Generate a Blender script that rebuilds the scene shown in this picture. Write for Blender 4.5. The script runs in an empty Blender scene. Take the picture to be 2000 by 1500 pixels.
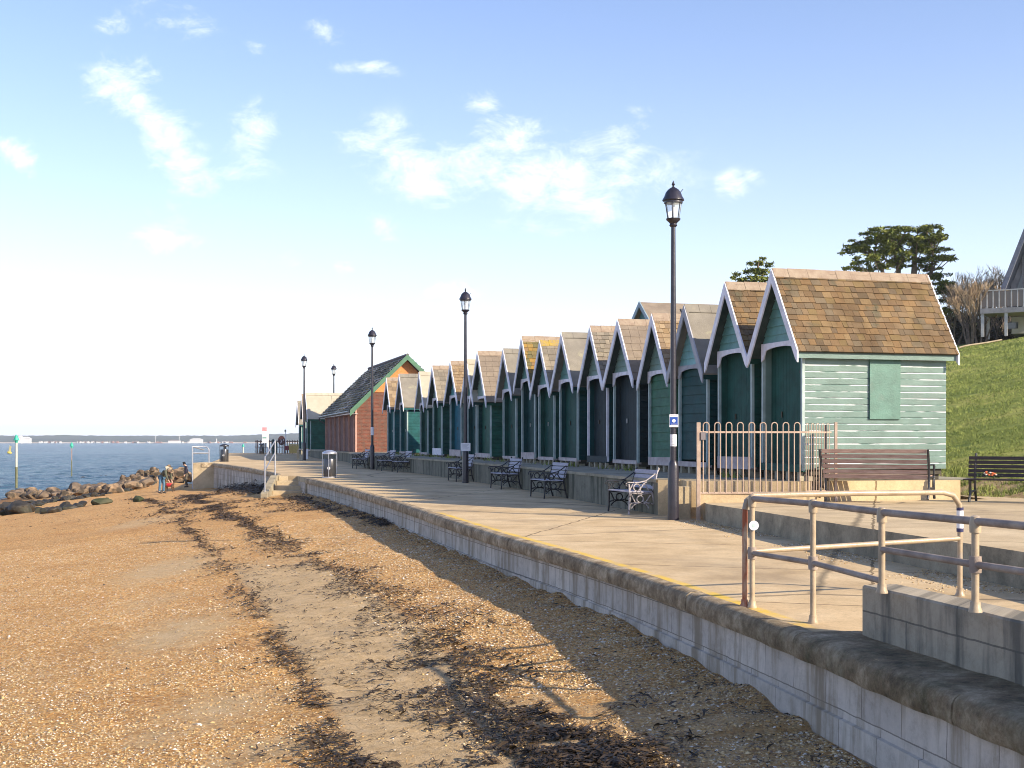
import bpy, bmesh, math, random
import numpy as np
from mathutils import Vector, Matrix, noise
R = math.radians
random.seed(7); rng = np.random.default_rng(7)
SC = bpy.context.scene; COL = SC.collection
F = 2500.0; HOR = 861.0; CZ = 1.46        # lens in photo pixels, horizon row, camera height above the promenade

# ------------------------------------------------------------------ camera, sky, sun, exposure
cd = bpy.data.cameras.new('camera'); cam = bpy.data.objects.new('camera', cd); COL.objects.link(cam)
cam.location = (0, 0, CZ); cam.rotation_euler = (R(90), 0, 0)
cd.lens = 36.0 * F / 2000; cd.sensor_width = 36; cd.shift_y = (HOR - 750) / 2000
cd.clip_start = 0.1; cd.clip_end = 20000
SC.cycles.filter_width = 1.0
SC.camera = cam
SUN_EL = 26.5; SUN_AZ = 123.5              # azimuth clockwise from +Y (the view direction)
to_sun = Vector((math.sin(R(SUN_AZ)) * math.cos(R(SUN_EL)), math.cos(R(SUN_AZ)) * math.cos(R(SUN_EL)), math.sin(R(SUN_EL))))
sd = bpy.data.lights.new('sun', 'SUN'); sun = bpy.data.objects.new('sun', sd); COL.objects.link(sun)
sd.energy = 5.0; sd.angle = R(0.53); sd.color = (1.0, 0.865, 0.655)
sun.rotation_euler = to_sun.to_track_quat('Z', 'Y').to_euler()
SC.view_settings.view_transform = 'Standard'; SC.view_settings.look = 'None'
SC.view_settings.exposure = 0.72; SC.view_settings.gamma = 1
SC.cycles.max_bounces = 6; SC.cycles.volume_bounces = 0; SC.cycles.transparent_max_bounces = 8
SC.cycles.use_denoising = True

w = bpy.data.worlds.new('World'); SC.world = w; w.use_nodes = True
nt = w.node_tree; N = nt.nodes; L = nt.links; N.clear()
def nd(t, **k):
    n = N.new(t)
    for a, b in k.items(): setattr(n, a, b)
    return n
def mth(op, a, b=None, c=None, clamp=False):
    n = N.new('ShaderNodeMath'); n.operation = op; n.use_clamp = clamp
    for i, v in enumerate((a, b, c)):
        if v is None: continue
        if isinstance(v, (int, float)): n.inputs[i].default_value = v
        else: L.new(v, n.inputs[i])
    return n.outputs[0]
sky = nd('ShaderNodeTexSky', sky_type='NISHITA', sun_disc=False, sun_elevation=R(SUN_EL), sun_rotation=R(SUN_AZ))
sky.altitude = 0; sky.air_density = 1.0; sky.dust_density = 0.6; sky.ozone_density = 2.2
tc = nd('ShaderNodeTexCoord'); sep = nd('ShaderNodeSeparateXYZ'); L.new(tc.outputs['Generated'], sep.inputs[0])
dx, dy, dz = sep.outputs
ysafe = mth('MAXIMUM', dy, 0.02); U = mth('DIVIDE', dx, ysafe); V = mth('DIVIDE', dz, ysafe)
cmb = nd('ShaderNodeCombineXYZ'); L.new(U, cmb.inputs[0]); L.new(mth('MULTIPLY', V, 1.7), cmb.inputs[1])
def nz(scale, detail, rough, src, dist=0.0, off=0.0):
    n = nd('ShaderNodeTexNoise'); n.inputs['Scale'].default_value = scale; n.inputs['Detail'].default_value = detail
    n.inputs['Roughness'].default_value = rough; n.inputs['Distortion'].default_value = dist
    mp = nd('ShaderNodeMapping'); mp.inputs['Location'].default_value = (off, off * .7, 0)
    L.new(src, mp.inputs[0]); L.new(mp.outputs[0], n.inputs['Vector']); return n.outputs['Fac']
n1 = nz(9, 10, .68, cmb.outputs[0], .8); n2 = nz(26, 9, .70, cmb.outputs[0], .5, 3.1)
clouds = [(238, 165, 48, 40, 0, 1.25), (300, 230, 62, 40, .8, 1.2), (352, 300, 46, 52, .5, 1.3), (290, 140, 22, 16, 0, .7),
          (490, 265, 40, 45, -.6, .75), (470, 325, 46, 22, 0, .6), (740, 285, 90, 20, .2, .9), (815, 320, 66, 42, .6, 1.2), (850, 365, 38, 26, 0, 1.1),
          (1005, 272, 56, 34, .2, 1.0), (1080, 345, 150, 56, 0, 1.2), (920, 330, 150, 40, 0, .85), (1000, 375, 70, 34, 0, .8), (1215, 305, 40, 38, 0, 1.1), (1150, 395, 70, 42, 0, .85), (1065, 442, 34, 18, 0, .8),
          (28, 300, 40, 26, .3, 1.2), (310, 465, 55, 18, 0, 1.0), (330, 412, 40, 18, .3, .6), (410, 440, 40, 14, 0, .5), (735, 128, 46, 15, .1, 1.0), (668, 132, 26, 12, 0, .9),
          (948, 200, 34, 18, 0, .8), (1262, 220, 28, 16, 0, .7), (1262, 243, 22, 12, 0, .6), (640, 70, 30, 22, .6, .7), (350, 40, 60, 36, .2, .7), (222, 45, 28, 18, .3, .8),
          (682, 525, 40, 16, .1, .9), (1430, 362, 22, 20, 0, .9), (1470, 345, 22, 14, 0, .5), (150, 560, 110, 15, 0, .6), (545, 503, 60, 16, 0, .5), (1470, 245, 40, 14, 0, .35),
          (750, 440, 30, 22, .3, .6), (20, 590, 50, 24, 0, .6), (510, 100, 26, 14, .3, .5), (880, 570, 50, 20, 0, .5), (200, 640, 120, 14, 0, .4)]
acc = None
for (cx, cy, rx, ry, sh, am) in clouds:
    a = (cx - 1000) / F; e = (HOR - cy) / F
    du = mth('SUBTRACT', U, a); dv = mth('SUBTRACT', V, e)
    dv = mth('ADD', dv, mth('MULTIPLY', du, sh))
    s = mth('ADD', mth('POWER', mth('ABSOLUTE', mth('DIVIDE', du, rx * 1.3 / F)), 2.0), mth('POWER', mth('ABSOLUTE', mth('DIVIDE', dv, ry * 1.3 / F)), 2.0))
    g = mth('MULTIPLY', mth('POWER', 2.71828, mth('MULTIPLY', s, -.8)), am)
    acc = g if acc is None else mth('MAXIMUM', acc, g)
nn = mth('ADD', mth('MULTIPLY', n1, .5), mth('MULTIPLY', n2, .5))
cl = mth('SUBTRACT', mth('ADD', mth('MULTIPLY', acc, 1.15), mth('MULTIPLY', mth('SUBTRACT', nn, .5), 6.6)), .30)
cl = mth('MULTIPLY', cl, mth('MINIMUM', mth('MULTIPLY', acc, 3.0), 1.0))
mr = nd('ShaderNodeMapRange', interpolation_type='SMOOTHSTEP'); L.new(cl, mr.inputs[0])
mr.inputs[1].default_value = 0.0; mr.inputs[2].default_value = 1.8; mr.inputs[3].default_value = 0; mr.inputs[4].default_value = .86
cloud = mth('MULTIPLY', mr.outputs[0], mth('GREATER_THAN', dy, .03))
# wider, thin veil between blue zenith and the pale band at the horizon (sea haze)
hz = mth('POWER', 2.71828, mth('MULTIPLY', mth('MAXIMUM', dz, 0), -8.6))
veil = nd('ShaderNodeMixRGB'); veil.inputs[1].default_value = (1, 1, 1, 1)
mixh = nd('ShaderNodeMixRGB'); vm = nd('ShaderNodeVectorMath', operation='MULTIPLY'); L.new(sky.outputs[0], vm.inputs[0]); vm.inputs[1].default_value = (1.37, 1.33, 1.52)
L.new(mth('MULTIPLY', hz, 1.0), mixh.inputs[0]); L.new(vm.outputs[0], mixh.inputs[1]); mixh.inputs[2].default_value = (8.8, 9.3, 10.3, 1)
mixc = nd('ShaderNodeMixRGB'); L.new(cloud, mixc.inputs[0]); L.new(mixh.outputs[0], mixc.inputs[1]); mixc.inputs[2].default_value = (9.0, 9.4, 10.0, 1)
bg = nd('ShaderNodeBackground'); bg.inputs[1].default_value = 0.095; L.new(mixc.outputs[0], bg.inputs[0])
wo = nd('ShaderNodeOutputWorld'); L.new(bg.outputs[0], wo.inputs[0])

# ------------------------------------------------------------------ materials
def C4(c): return (c[0], c[1], c[2], 1)
MC = {}
def mat(name, c1, c2=None, scale=3.0, rough=.8, bump=0.0, bscale=None, stretch=(1, 1, 1), metal=0.0, island=0.0, c3=None, s3=1.0, f3=.5,
        coord='Object', trans=0.0, alpha=1.0, emit=None, spec=.4, seam=None, detail=6, lo=.35, hi=.65, island_cols=None):
    if name in MC: return MC[name]
    m = bpy.data.materials.new(name); m.use_nodes = True; nt = m.node_tree; n = nt.nodes; l = nt.links
    b = n['Principled BSDF']; b.inputs['Roughness'].default_value = rough; b.inputs['Metallic'].default_value = metal
    b.inputs['Specular IOR Level'].default_value = spec
    if trans: b.inputs['Transmission Weight'].default_value = trans
    if alpha < 1: b.inputs['Alpha'].default_value = alpha
    tcn = n.new('ShaderNodeTexCoord'); mp = n.new('ShaderNodeMapping'); mp.inputs['Scale'].default_value = stretch
    l.new(tcn.outputs[coord], mp.inputs[0])
    def noise_(sc, off=0, det=detail):
        t = n.new('ShaderNodeTexNoise'); t.inputs['Scale'].default_value = sc; t.inputs['Detail'].default_value = det; t.inputs['Roughness'].default_value = .6
        if off:
            m2 = n.new('ShaderNodeMapping'); m2.inputs['Location'].default_value = (off, off, off); l.new(mp.outputs[0], m2.inputs[0]); l.new(m2.outputs[0], t.inputs[0])
        else: l.new(mp.outputs[0], t.inputs[0])
        return t.outputs['Fac']
    def ramp(src, lo, hi, ca, cb):
        r = n.new('ShaderNodeValToRGB'); r.color_ramp.elements[0].position = lo; r.color_ramp.elements[1].position = hi
        r.color_ramp.elements[0].color = C4(ca); r.color_ramp.elements[1].color = C4(cb); l.new(src, r.inputs[0]); return r.outputs[0]
    if island_cols:
        g = n.new('ShaderNodeNewGeometry'); r = n.new('ShaderNodeValToRGB'); e = r.color_ramp.elements
        r.color_ramp.interpolation = 'CONSTANT'
        k = len(island_cols); e[0].color = C4(island_cols[0]); e[1].position = 1.0 / k; e[1].color = C4(island_cols[1])
        for i in range(2, k): x = e.new(i / k); x.color = C4(island_cols[i])
        l.new(g.outputs['Random Per Island'], r.inputs[0]); col = r.outputs[0]
        if c2:
            mx = n.new('ShaderNodeMixRGB'); mx.blend_type = 'MULTIPLY'; mx.inputs[0].default_value = .8
            l.new(col, mx.inputs[1]); l.new(ramp(noise_(scale), lo, hi, c1, c2), mx.inputs[2]); col = mx.outputs[0]
    elif c2: col = ramp(noise_(scale), lo, hi, c1, c2)
    else: col = None; b.inputs['Base Color'].default_value = C4(c1)
    if c3 is not None:
        mx = n.new('ShaderNodeMixRGB'); l.new(ramp(noise_(s3, 7.3), f3, f3 + .12, (0, 0, 0), (1, 1, 1)), mx.inputs[0])
        if col is None: mx.inputs[1].default_value = C4(c1)
        else: l.new(col, mx.inputs[1])
        mx.inputs[2].default_value = C4(c3); col = mx.outputs[0]
    if island:
        g = n.new('ShaderNodeNewGeometry'); mr = n.new('ShaderNodeMapRange'); l.new(g.outputs['Random Per Island'], mr.inputs[0])
        mr.inputs[3].default_value = 1 - island; mr.inputs[4].default_value = 1 + island
        hsv = n.new('ShaderNodeHueSaturation'); l.new(mr.outputs[0], hsv.inputs['Value'])
        if col is None: hsv.inputs['Color'].default_value = C4(c1)
        else: l.new(col, hsv.inputs['Color'])
        col = hsv.outputs[0]
    if col is not None: l.new(col, b.inputs['Base Color'])
    if bump:
        bp = n.new('ShaderNodeBump'); bp.inputs['Strength'].default_value = bump; bp.inputs['Distance'].default_value = .02
        l.new(noise_(bscale or scale * 4, 3.3), bp.inputs['Height']); l.new(bp.outputs[0], b.inputs['Normal'])
    if emit: b.inputs['Emission Color'].default_value = C4(emit[0]); b.inputs['Emission Strength'].default_value = emit[1]
    MC[name] = m; m['b'] = 1; return m

# ------------------------------------------------------------------ mesh helpers
class MB:
    def __init__(s): s.v = []; s.f = []; s.mi = []
    def add(s, vs, fs, mi=0):
        o = len(s.v); s.v += [tuple(p) for p in vs]; s.f += [tuple(i + o for i in f) for f in fs]; s.mi += [mi] * len(fs); return s
    def box(s, a, b, mi=0, M=None):
        x0, y0, z0 = a; x1, y1, z1 = b
        vs = [Vector(p) for p in ((x0, y0, z0), (x1, y0, z0), (x1, y1, z0), (x0, y1, z0), (x0, y0, z1), (x1, y0, z1), (x1, y1, z1), (x0, y1, z1))]
        if M: vs = [M @ v for v in vs]
        return s.add(vs, [(0, 3, 2, 1), (4, 5, 6, 7), (0, 1, 5, 4), (1, 2, 6, 5), (2, 3, 7, 6), (3, 0, 4, 7)], mi)
    def prism(s, poly, axis, a, b, mi=0):
        """polygon in the two other axes, extruded along axis from a to b"""
        def P(p, t): return {'x': (t, p[0], p[1]), 'y': (p[0], t, p[1]), 'z': (p[0], p[1], t)}[axis]
        n = len(poly); vs = [P(p, a) for p in poly] + [P(p, b) for p in poly]
        fs = [tuple(range(n))[::-1], tuple(range(n, 2 * n))] + [(i, (i + 1) % n, n + (i + 1) % n, n + i) for i in range(n)]
        return s.add(vs, fs, mi)
    def tube(s, pts, r, n=8, mi=0, cap=True):
        pts = [Vector(p) for p in pts]; k = len(pts)
        rs = r if isinstance(r, (list, tuple)) else [r] * k
        vs = []; ref = None
        for i, p in enumerate(pts):
            t = (pts[min(i + 1, k - 1)] - pts[max(i - 1, 0)]).normalized()
            if ref is None: ref = Vector((0, 0, 1)) if abs(t.z) < .9 else Vector((1, 0, 0))
            a = (ref - t * ref.dot(t)).normalized(); ref = a; b = t.cross(a)
            for j in range(n):
                th = 2 * math.pi * j / n; vs.append(p + (a * math.cos(th) + b * math.sin(th)) * rs[i])
        fs = [(i * n + j, i * n + (j + 1) % n, (i + 1) * n + (j + 1) % n, (i + 1) * n + j) for i in range(k - 1) for j in range(n)]
        if cap: fs += [tuple(range(n))[::-1], tuple(range((k - 1) * n, k * n))]
        return s.add(vs, fs, mi)
    def lathe(s, prof, n=20, c=(0, 0, 0), mi=0):
        vs = []
        for (r, z) in prof:
            for j in range(n):
                th = 2 * math.pi * j / n; vs.append((c[0] + r * math.cos(th), c[1] + r * math.sin(th), c[2] + z))
        k = len(prof)
        fs = [(i * n + j, i * n + (j + 1) % n, (i + 1) * n + (j + 1) % n, (i + 1) * n + j) for i in range(k - 1) for j in range(n)]
        fs += [tuple(range(n))[::-1], tuple(range((k - 1) * n, k * n))]
        return s.add(vs, fs, mi)
    def beam(s, a, b, w_, h_, mi=0, up=(0, 0, 1)):
        a = Vector(a); b = Vector(b); t = (b - a).normalized(); u = Vector(up); x = t.cross(u).normalized(); z = x.cross(t)
        vs = [p + x * sx * w_ / 2 + z * sz * h_ / 2 for p in (a, b) for (sx, sz) in ((-1, -1), (1, -1), (1, 1), (-1, 1))]
        return s.add(vs, [(0, 1, 2, 3), (7, 6, 5, 4), (0, 4, 5, 1), (1, 5, 6, 2), (2, 6, 7, 3), (3, 7, 4, 0)], mi)
    def build(s, name, m, parent=None, smooth=False, bevel=0.0):
        me = bpy.data.meshes.new(name); me.from_pydata(s.v, [], s.f)
        for x in (m if isinstance(m, (list, tuple)) else [m]): me.materials.append(x)
        if any(s.mi): me.polygons.foreach_set('material_index', s.mi)
        bm = bmesh.new(); bm.from_mesh(me); bmesh.ops.recalc_face_normals(bm, faces=bm.faces); bm.to_mesh(me); bm.free()
        if smooth: me.polygons.foreach_set('use_smooth', [True] * len(me.polygons)); me.set_sharp_from_angle(angle=R(40))
        o = bpy.data.objects.new(name, me); COL.objects.link(o)
        if parent: o.parent = parent
        if bevel:
            mo = o.modifiers.new('bevel', 'BEVEL'); mo.width = bevel; mo.segments = 2; mo.limit_method = 'ANGLE'
        return o
def npmesh(name, V, Fa, m, parent=None, smooth=False):
    """V (n,3), Fa (k,m) arrays"""
    me = bpy.data.meshes.new(name); k, q = Fa.shape
    me.vertices.add(len(V)); me.vertices.foreach_set('co', np.asarray(V, dtype=np.float32).ravel())
    me.loops.add(k * q); me.loops.foreach_set('vertex_index', Fa.astype(np.int32).ravel())
    me.polygons.add(k); me.polygons.foreach_set('loop_start', np.arange(0, k * q, q, dtype=np.int32))
    me.update(calc_edges=True); me.validate()
    if smooth: me.polygons.foreach_set('use_smooth', [True] * len(me.polygons))
    me.materials.append(m); o = bpy.data.objects.new(name, me); COL.objects.link(o)
    if parent: o.parent = parent
    return o
def tag(o, label=None, cat=None, group=None, kind=None):
    if label: o['label'] = label
    if cat: o['category'] = cat
    if group: o['group'] = group
    if kind: o['kind'] = kind
    return o
def thing(name, loc, label, cat, rz=0, group=None):
    o = bpy.data.objects.new(name, None); COL.objects.link(o); o.location = loc; o.rotation_euler = (0, 0, rz)
    o.empty_display_size = .2
    return tag(o, label, cat, group)
def copy_tree(o, parent=None):
    c = o.copy(); COL.objects.link(c)
    if parent: c.parent = parent
    for ch in list(o.children): copy_tree(ch, c)
    return c
def interp(pts, y):
    """smooth (Catmull-Rom) interpolation through (y, value) points"""
    if y <= pts[0][0]: i = 0
    elif y >= pts[-1][0]: i = len(pts) - 2
    else:
        i = 0
        while pts[i + 1][0] < y: i += 1
    (y1, v1), (y2, v2) = pts[i], pts[i + 1]
    t = (y - y1) / (y2 - y1)
    if y < pts[0][0] or y > pts[-1][0]: return v1 + (v2 - v1) * t
    s = (v2 - v1) / (y2 - y1)
    m1 = (s + (v1 - pts[i - 1][1]) / (y1 - pts[i - 1][0])) / 2 if i > 0 else s
    m2 = (s + (pts[i + 2][1] - v2) / (pts[i + 2][0] - y2)) / 2 if i < len(pts) - 2 else s
    h = y2 - y1; t2 = t * t; t3 = t2 * t
    return (2 * t3 - 3 * t2 + 1) * v1 + (t3 - 2 * t2 + t) * h * m1 + (-2 * t3 + 3 * t2) * v2 + (t3 - t2) * h * m2
def px(x, y, Y): return Vector(((x - 1000) / F * Y, Y, CZ - (y - HOR) / F * Y))

# ------------------------------------------------------------------ site functions
WALL = [(-6, 4.6), (3, 3.45), (7.08, 2.86), (10.4, 2.27), (13.5, 1.62), (17.1, .70), (20.7, -.34), (26.1, -1.75), (29.5, -2.62), (37, -4.68), (45.7, -7.35),
        (50.8, -9.2), (59.5, -12.35), (68.3, -15.9), (80, -20.5), (100, -28), (140, -45), (200, -72)]
def Xw(Y): return interp(WALL, Y)
def zprom(Y): return .006 * (Y - 24)
ZB = [(-6, -.95), (8, -.84), (17, -.68), (30, -.56), (45, -.47), (51, -.53), (60, -.82), (68, -1.05), (82, -1.32), (100, -1.75), (107, -2.3), (118, -3.6), (200, -6)]
SEA = -2.72
def zbeach(X, Y, bumps=True):
    d = max((Xw(Y) - X) * .95, 0)
    z = interp(ZB, Y) - .072 * d - .0034 * d * d
    z = max(z, -7)
    if bumps:
        z += (noise.noise(Vector((X * .35, Y * .35, 0))) * .06 + noise.noise(Vector((X * 1.1, Y * 1.1, 4))) * .028 + noise.noise(Vector((X * 3.1, Y * 3.1, 9))) * .014) * min(1, d * .7 + .15)
        if 10 < Y < 60: z += .05 * math.exp(-(d / .7) ** 2) * (1 + 1.5 * noise.noise(Vector((X * 2, Y * 2, 2))))
    return z
def hit(x, y, fn, y0=5.0, y1=400.0):
    """world point where the sight line through a photo pixel meets surface fn(X,Y)"""
    a = (x - 1000) / F; e = (HOR - y) / F; Y = y0
    while Y < y1:
        if CZ + e * Y < fn(a * Y, Y): break
        Y *= 1.01
    lo, hi = Y / 1.01, Y
    for _ in range(24):
        m = (lo + hi) / 2
        if CZ + e * m < fn(a * m, m): hi = m
        else: lo = m
    return Vector((a * hi, hi, fn(a * hi, hi)))
onprom = lambda x, y: hit(x, y, lambda X, Y: zprom(Y))
onbeach = lambda x, y: hit(x, y, lambda X, Y: zbeach(X, Y, False))
def rowX(Y): return 5.08 - .288 * (Y - 25)          # line of the hut gables
RA = math.atan2(.277, .961)                        # huts are turned by this angle
Sd = Vector((math.cos(RA), math.sin(RA), 0)); Ud = Vector((-math.sin(RA), math.cos(RA), 0))
def zhill(X, Y):
    if Y > 98 and X < -.148 * Y + 1.0: return -6.0
    p = (X - rowX(Y)) * .961
    if p < 4.4: return -.35
    if p < 4.6: return -.35 + (p - 4.4) / .2 * .63
    z = .28 + (p - 4.6) * .29 if p < 7 else .976 + (p - 7) * .214
    z = z if z < 7.2 else 7.2 + 1.1 * (1 - math.exp(-(z - 7.2) / 1.1))
    return z + noise.noise(Vector((X * .12, Y * .12, 0))) * .22 + noise.noise(Vector((X * .6, Y * .6, 5))) * .06
# ------------------------------------------------------------------ special materials
def newmat(name):
    m = bpy.data.materials.new(name); m.use_nodes = True
    return m, m.node_tree.nodes, m.node_tree.links, m.node_tree.nodes['Principled BSDF']
def G(n, t, ins=None, **k):
    x = n.new(t)
    for a, b in k.items(): setattr(x, a, b)
    for a, b in (ins or {}).items(): x.inputs[a].default_value = b
    return x
def ramp(n, l, src, stops, interp_='LINEAR'):
    r = n.new('ShaderNodeValToRGB'); e = r.color_ramp.elements; r.color_ramp.interpolation = interp_
    e[0].position, e[0].color = stops[0][0], C4(stops[0][1]); e[1].position, e[1].color = stops[-1][0], C4(stops[-1][1])
    for p, c in stops[1:-1]: x = e.new(p); x.color = C4(c)
    l.new(src, r.inputs[0]); return r.outputs[0]
def mix(n, l, f, a, b, mode='MIX'):
    x = n.new('ShaderNodeMixRGB'); x.blend_type = mode
    for i, v in enumerate((f, a, b)):
        if isinstance(v, (int, float)): x.inputs[i].default_value = v
        elif isinstance(v, tuple): x.inputs[i].default_value = C4(v)
        else: l.new(v, x.inputs[i])
    return x.outputs[0]
def noi(n, l, vec, scale, detail=6, rough=.6, dist=0, off=None, stretch=None):
    if off or stretch:
        mp = n.new('ShaderNodeMapping')
        if off: mp.inputs['Location'].default_value = (off, off, off)
        if stretch: mp.inputs['Scale'].default_value = stretch
        l.new(vec, mp.inputs[0]); vec = mp.outputs[0]
    t = G(n, 'ShaderNodeTexNoise', {'Scale': scale, 'Detail': detail, 'Roughness': rough, 'Distortion': dist}); l.new(vec, t.inputs['Vector']); return t.outputs['Fac']
def bump(n, l, b, srcs):
    prev = None
    for h, st, dist in srcs:
        x = G(n, 'ShaderNodeBump', {'Strength': st, 'Distance': dist}); l.new(h, x.inputs['Height'])
        if prev: l.new(prev, x.inputs['Normal'])
        prev = x.outputs[0]
    l.new(prev, b.inputs['Normal'])

# beach: shingle of many coloured stones, with sand patches
def beach_mat():
    m, n, l, b = newmat('shingle_and_sand'); b.inputs['Roughness'].default_value = .85; b.inputs['Specular IOR Level'].default_value = .25
    v = n.new('ShaderNodeTexCoord').outputs['Object']
    at = G(n, 'ShaderNodeAttribute', attribute_name='sand').outputs['Fac']
    vor = G(n, 'ShaderNodeTexVoronoi', {'Scale': 34.0, 'Randomness': 1.0}); l.new(v, vor.inputs['Vector'])
    sepc = n.new('ShaderNodeSeparateColor'); l.new(vor.outputs['Color'], sepc.inputs[0])
    st = ramp(n, l, sepc.outputs[0], [(0, (.25, .12, .05)), (.1, (.42, .22, .085)), (.25, (.52, .30, .12)), (.42, (.60, .38, .17)), (.6, (.66, .46, .25)), (.76, (.55, .42, .28)), (.84, (.34, .27, .21)), (.9, (.76, .63, .46)), (.95, (.82, .74, .62)), (1, (.22, .17, .13))], 'CONSTANT')
    vor2 = G(n, 'ShaderNodeTexVoronoi', {'Scale': 15.0, 'Randomness': 1.0}); l.new(v, vor2.inputs['Vector'])
    sep2 = n.new('ShaderNodeSeparateColor'); l.new(vor2.outputs['Color'], sep2.inputs[0])
    st = mix(n, l, .35, st, ramp(n, l, sep2.outputs[1], [(0, (.5, .3, .13)), (.5, (.62, .42, .21)), (1, (.48, .33, .2))]))
    st = mix(n, l, 1.0, st, (1.12, 1.03, .83), 'MULTIPLY'); fine = noi(n, l, v, 26, 8, .95); st = mix(n, l, 1.0, st, ramp(n, l, fine, [(.36, (.28, .25, .22)), (.47, (.95, .94, .92)), (.62, (1.4, 1.35, 1.25))]), 'MULTIPLY'); big = noi(n, l, v, .6, 5); st = mix(n, l, .6, st, ramp(n, l, big, [(.3, (.80, .66, .50)), (.5, (1, .93, .82)), (.7, (1.05, .98, .9))]), 'MULTIPLY')
    sand = ramp(n, l, noi(n, l, v, 5, 10, .75), [(.3, (.46, .32, .165)), (.5, (.62, .45, .25)), (.68, (.70, .53, .32))])
    gr = noi(n, l, v, 40, 7, .95); sand = mix(n, l, .5, sand, ramp(n, l, gr, [(.4, (.45, .4, .35)), (.52, (1, 1, 1)), (.65, (1.15, 1.13, 1.1))]), 'MULTIPLY')
    f = n.new('ShaderNodeMath'); f.operation = 'ADD'; l.new(at, f.inputs[0])
    nn_ = noi(n, l, v, 2.2, 8, .7); mm = n.new('ShaderNodeMath'); mm.operation = 'MULTIPLY_ADD'; l.new(nn_, mm.inputs[0]); mm.inputs[1].default_value = 1.3; mm.inputs[2].default_value = -.65; l.new(mm.outputs[0], f.inputs[1])
    ff = ramp(n, l, f.outputs[0], [(.30, (0, 0, 0)), (.85, (.9, .9, .9))])
    col = mix(n, l, ff, st, sand)
    # damp, darker shingle just above the tide line
    wet = G(n, 'ShaderNodeAttribute', attribute_name='wet').outputs['Fac']
    col = mix(n, l, wet, col, mix(n, l, 1.0, col, (.48, .44, .40), 'MULTIPLY'))
    l.new(col, b.inputs['Base Color'])
    inv = n.new('ShaderNodeMath'); inv.operation = 'SUBTRACT'; inv.inputs[0].default_value = 1; l.new(vor.outputs['Distance'], inv.inputs[1])
    fi = n.new('ShaderNodeMath'); fi.operation = 'SUBTRACT'; fi.inputs[0].default_value = 1; l.new(ff, fi.inputs[1])
    hh = n.new('ShaderNodeMath'); hh.operation = 'MULTIPLY'; l.new(inv.outputs[0], hh.inputs[0]); l.new(fi.outputs[0], hh.inputs[1])
    bump(n, l, b, [(noi(n, l, v, 2.6, 9, .8, .8), .85, .14), (noi(n, l, v, 19, 6, .8, .6), .35, .03), (hh.outputs[0], .6, .03)])
    return m
def sea_mat():
    m, n, l, b = newmat('sea_water'); b.inputs['Roughness'].default_value = .22; b.inputs['IOR'].default_value = 1.14
    v = n.new('ShaderNodeTexCoord').outputs['Object']
    c = ramp(n, l, noi(n, l, v, .03, 4, .6, 0, None, (1, .35, 1)), [(.35, (.022, .07, .12)), (.65, (.05, .12, .165))])
    c = mix(n, l, .7, c, ramp(n, l, noi(n, l, v, .5, 6, .7, .3, 2, (.35, 1, 1)), [(.35, (.45, .5, .6)), (.65, (1.6, 1.45, 1.3))]), 'MULTIPLY')
    gm = n.new('ShaderNodeNewGeometry')
    cap = noi(n, l, v, .35, 9, .75, .3, 5, (.45, 1, 1))
    c = mix(n, l, ramp(n, l, cap, [(.655, (0, 0, 0)), (.70, (.8, .8, .8))]), c, (.62, .68, .72))
    l.new(c, b.inputs['Base Color'])
    bump(n, l, b, [(noi(n, l, v, .22, 5, .6, .3, None, (.45, 1, 1)), 1.0, 2.2), (noi(n, l, v, 1.1, 6, .65, .4, None, (.5, 1, 1)), 1.0, .7), (noi(n, l, v, 5, 4, .6, .2, None, (.6, 1, 1)), .9, .05)])
    return m
def block_mat(name, c1, c2, mortar, bw=.46, bh=.23, streak=(.25, .2, .13), rough=.85, msize=.006):
    m, n, l, b = newmat(name); b.inputs['Roughness'].default_value = rough; b.inputs['Specular IOR Level'].default_value = .3
    uv = n.new('ShaderNodeTexCoord').outputs['UV']
    br = G(n, 'ShaderNodeTexBrick', {'Scale': 1.0, 'Mortar Size': msize, 'Mortar Smooth': .3, 'Brick Width': bw, 'Row Height': bh, 'Color1': C4(c1), 'Color2': C4(c2), 'Mortar': C4(mortar)})
    wob = n.new('ShaderNodeVectorMath'); wob.operation = 'MULTIPLY_ADD'
    nt_ = G(n, 'ShaderNodeTexNoise', {'Scale': 6.0, 'Detail': 4.0}); l.new(uv, nt_.inputs['Vector']); l.new(nt_.outputs['Color'], wob.inputs[0]); wob.inputs[1].default_value = (.02, .02, 0); l.new(uv, wob.inputs[2])
    l.new(wob.outputs[0], br.inputs['Vector'])
    col = mix(n, l, .75, br.outputs['Color'], ramp(n, l, noi(n, l, uv, 3.2, 10, .8), [(.34, (.55, .52, .48)), (.5, (.95, .95, .95)), (.66, (1.15, 1.14, 1.13))]), 'MULTIPLY')
    s = noi(n, l, uv, 4.2, 7, .6, 0, None, (1, .12, 1)); col = mix(n, l, ramp(n, l, s, [(.47, (0, 0, 0)), (.62, (.85, .85, .85))]), col, streak)
    l.new(col, b.inputs['Base Color'])
    bump(n, l, b, [(br.outputs['Fac'], -.6, .012), (noi(n, l, uv, 14, 8, .75), .5, .015)])
    return m
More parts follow.
